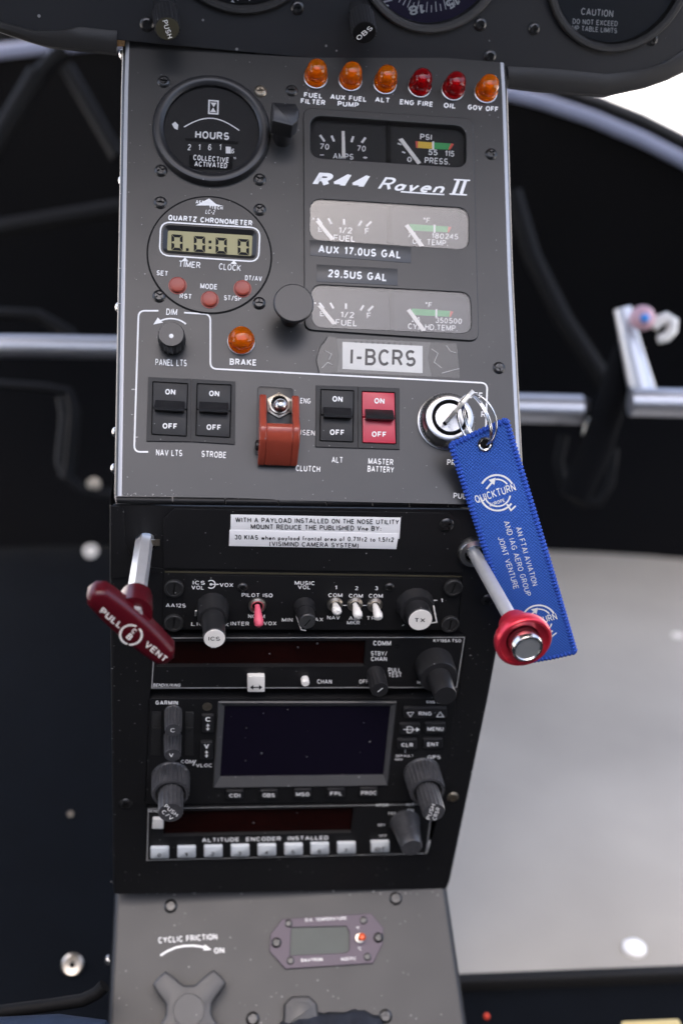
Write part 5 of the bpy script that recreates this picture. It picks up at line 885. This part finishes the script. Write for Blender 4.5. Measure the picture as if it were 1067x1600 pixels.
# ------------------------------------------------------------------ friction box below
F3 = Frame(P3, 440, 1500); box = thing('friction_box', 'grey box with the CYCLIC FRICTION lettering at the bottom', 'control box', F3)
con_, con = con, box
sides(P3, F3, [(179, 1392, 697, 1376), (168, 1600, 731, 1605), (160, 1760, 762, 1780)], 3.4, 110, M['boxgrey'], 'top_panel'); con = con_
for x, y in ((267, 1416), (618, 1404), (602, 1588), (395, 1592)): screw(box, F3, x, y, 4.0)
b = MB(); W = .1; b.text(F3, 'CYCLIC FRICTION', 248, 1474, 340, 1468, 9.5, W, bold=.02); b.text(F3, 'ON', 335, 1490, 351, 1489, 9, W, bold=.02)
cv = [(252 + 72 * k / 12, 1492 - 12 * (k / 12) + -9.5 * math.sin(math.pi * k / 12)) for k in range(13)]; cv = [(251, 1493), (262, 1486), (275, 1480.5), (288, 1478), (302, 1477.5), (314, 1479), (322, 1481)]; b.line(F3, cv, 1.2, W); b.pixpoly(F3, [(320, 1475.5), (331, 1484), (318, 1485)], W + .02); b.build('lettering', M['white'], box, F3, flat=True)
p = F3.L(168, 1500, -12); rv = MB(); rv.M = Matrix.Translation((p.x + 1, p.y, -12)) @ Matrix.Rotation(-math.pi / 2, 4, 'Y'); rv.lathe([(3.2, 0), (3.0, 1.2), (1.6, 2.4), (0, 2.6)], n=14); rv.build('side_screw', M['steel'], box, F3)
F = Frame(P3, 295, 1578, 16)
pts = []
for k in range(96):
    a = 2 * math.pi * k / 96; c4_ = .5 + .5 * math.cos(4 * (a - math.pi / 4)); pts.append(Vector((math.cos(a), math.sin(a))) * min(13.0 + 17 * c4_ ** 2.1, 25.0))
o = MB().prism(pts, 3, 16, 1.6).build('friction_knob', M['greyknob'], box, F, angle=50); MB().lathe([(9.2, 15.9), (9.0, 16.5), (8.4, 16.5), (8.2, 16.2), (0, 16.2)], n=48).build('knob_cap', M['greyknob'], o)
F = Frame(P3, 510, 1468, 2); t = thing('temperature_gauge', 'purple octagonal air temperature gauge with a blank LCD', 'temperature gauge', F); W = 2.0
oc = [(441, 1436), (580, 1427), (599, 1450), (598, 1475), (583, 1505), (446, 1514), (421, 1486), (423, 1459)]; lq = [(455, 1449), (541, 1447), (546, 1457), (546, 1484), (540, 1489), (453, 1493)]
MB().plate([F.L(x, y, W) for x, y in oc], [fillet([F.L(x, y, W) for x, y in lq], .8)], 0, W, .3).build('face_plate', M['purple'], t); MB().prism(grow([F.L(x, y, .6) for x, y in lq], .8), .1, .7).build('lcd', M['lcd2'], t)
for x, y in ((451, 1443), (568, 1438), (454, 1501), (574, 1495)): screw(t, F, x, y, 2.3, w0=W, dome=.5)
for x, y in ((432, 1473), (591, 1465)): screw(t, F, x, y, 3.0, w0=W)
b = MB(); b.text(F, 'O.A. TEMPERATURE', 477, 1440, 541, 1437, 5, W + .12, bold=.02); b.text(F, 'DAVTRON', 471, 1503, 504, 1501.5, 5, W + .12, bold=.02); b.text(F, 'M307FC', 533, 1501, 556, 1500, 5, W + .12, bold=.02); b.textc(F, '°F', 559, 1450, 5, W + .12); b.textc(F, '°C', 562, 1482, 5, W + .12); b.build('lettering', M['white'], t, flat=True)
p = F.L(562, 1466, W); e = F.L(565.5, 1464, W + 7); MB().lathe([(2.6, W), (2.6, W + 1), (1.6, W + 1.2)], p.x, p.y, 20).build('toggle_collar', M['nickel'], t); MB().tube([(p.x, p.y, W), (e.x, e.y, W + 5), (e.x, e.y, W + 7), (e.x, e.y, W + 8)], [1.2, 2.0, 2.2, 1.0], 16).build('toggle_lever', M['orange'], t, angle=60)
chips(F3, [(190, 1398, 690, 1392, 26, .5), (190, 1410, 700, 1590, 30, .22)], 'paint_chips', box, M['chip_highlight'])
# bump and boot
F = Frame(P3, 470, 1590); o = MB().prism(fillet([F.L(x, y, 6) for x, y in ((442, 1610), (444, 1568), (456, 1556), (484, 1556), (496, 1568), (500, 1610))], 3), 0, 7, 3).build('cable_cover', M['greyknob'], None, F); tag(o, 'small grey arched cable cover below the temperature gauge', 'cover')
wb = WorldFrame(P3.pt(520, 1625, 10)); b = MB(); vs_ = []; NX, NY = 40, 14
for j in range(NY + 1):
    for i in range(NX + 1):
        u, v = i / NX, j / NY; x = 425 + 185 * u; y0 = 1589 - 8 * math.sin(u * 3.14) + (-7 if .62 < u < .85 else 0) * math.sin((u - .62) / .23 * 3.14) + 26 * max(0, .12 - u) / .12 + 30 * max(0, u - .9) / .1; y = y0 + v * 90
        vs_.append(wb.loc(P3.pt(x, y, 1 + 22 * math.sin(min(1, v * 1.6) * 1.57) + 1.6 * math.sin(u * 23 + v * 9) + 1.1 * math.sin(u * 41 - v * 13))))
b.add(vs_, [(j * (NX + 1) + i, (j + 1) * (NX + 1) + i, (j + 1) * (NX + 1) + i + 1, j * (NX + 1) + i + 1) for j in range(NY) for i in range(NX)]); o = b.build('stick_boot', M['leather'], None, wb, 80); tag(o, 'wrinkled black leather boot at the bottom edge', 'boot')
md = o.modifiers.new('thickness', 'SOLIDIFY'); md.thickness = .0015; md.offset = -1
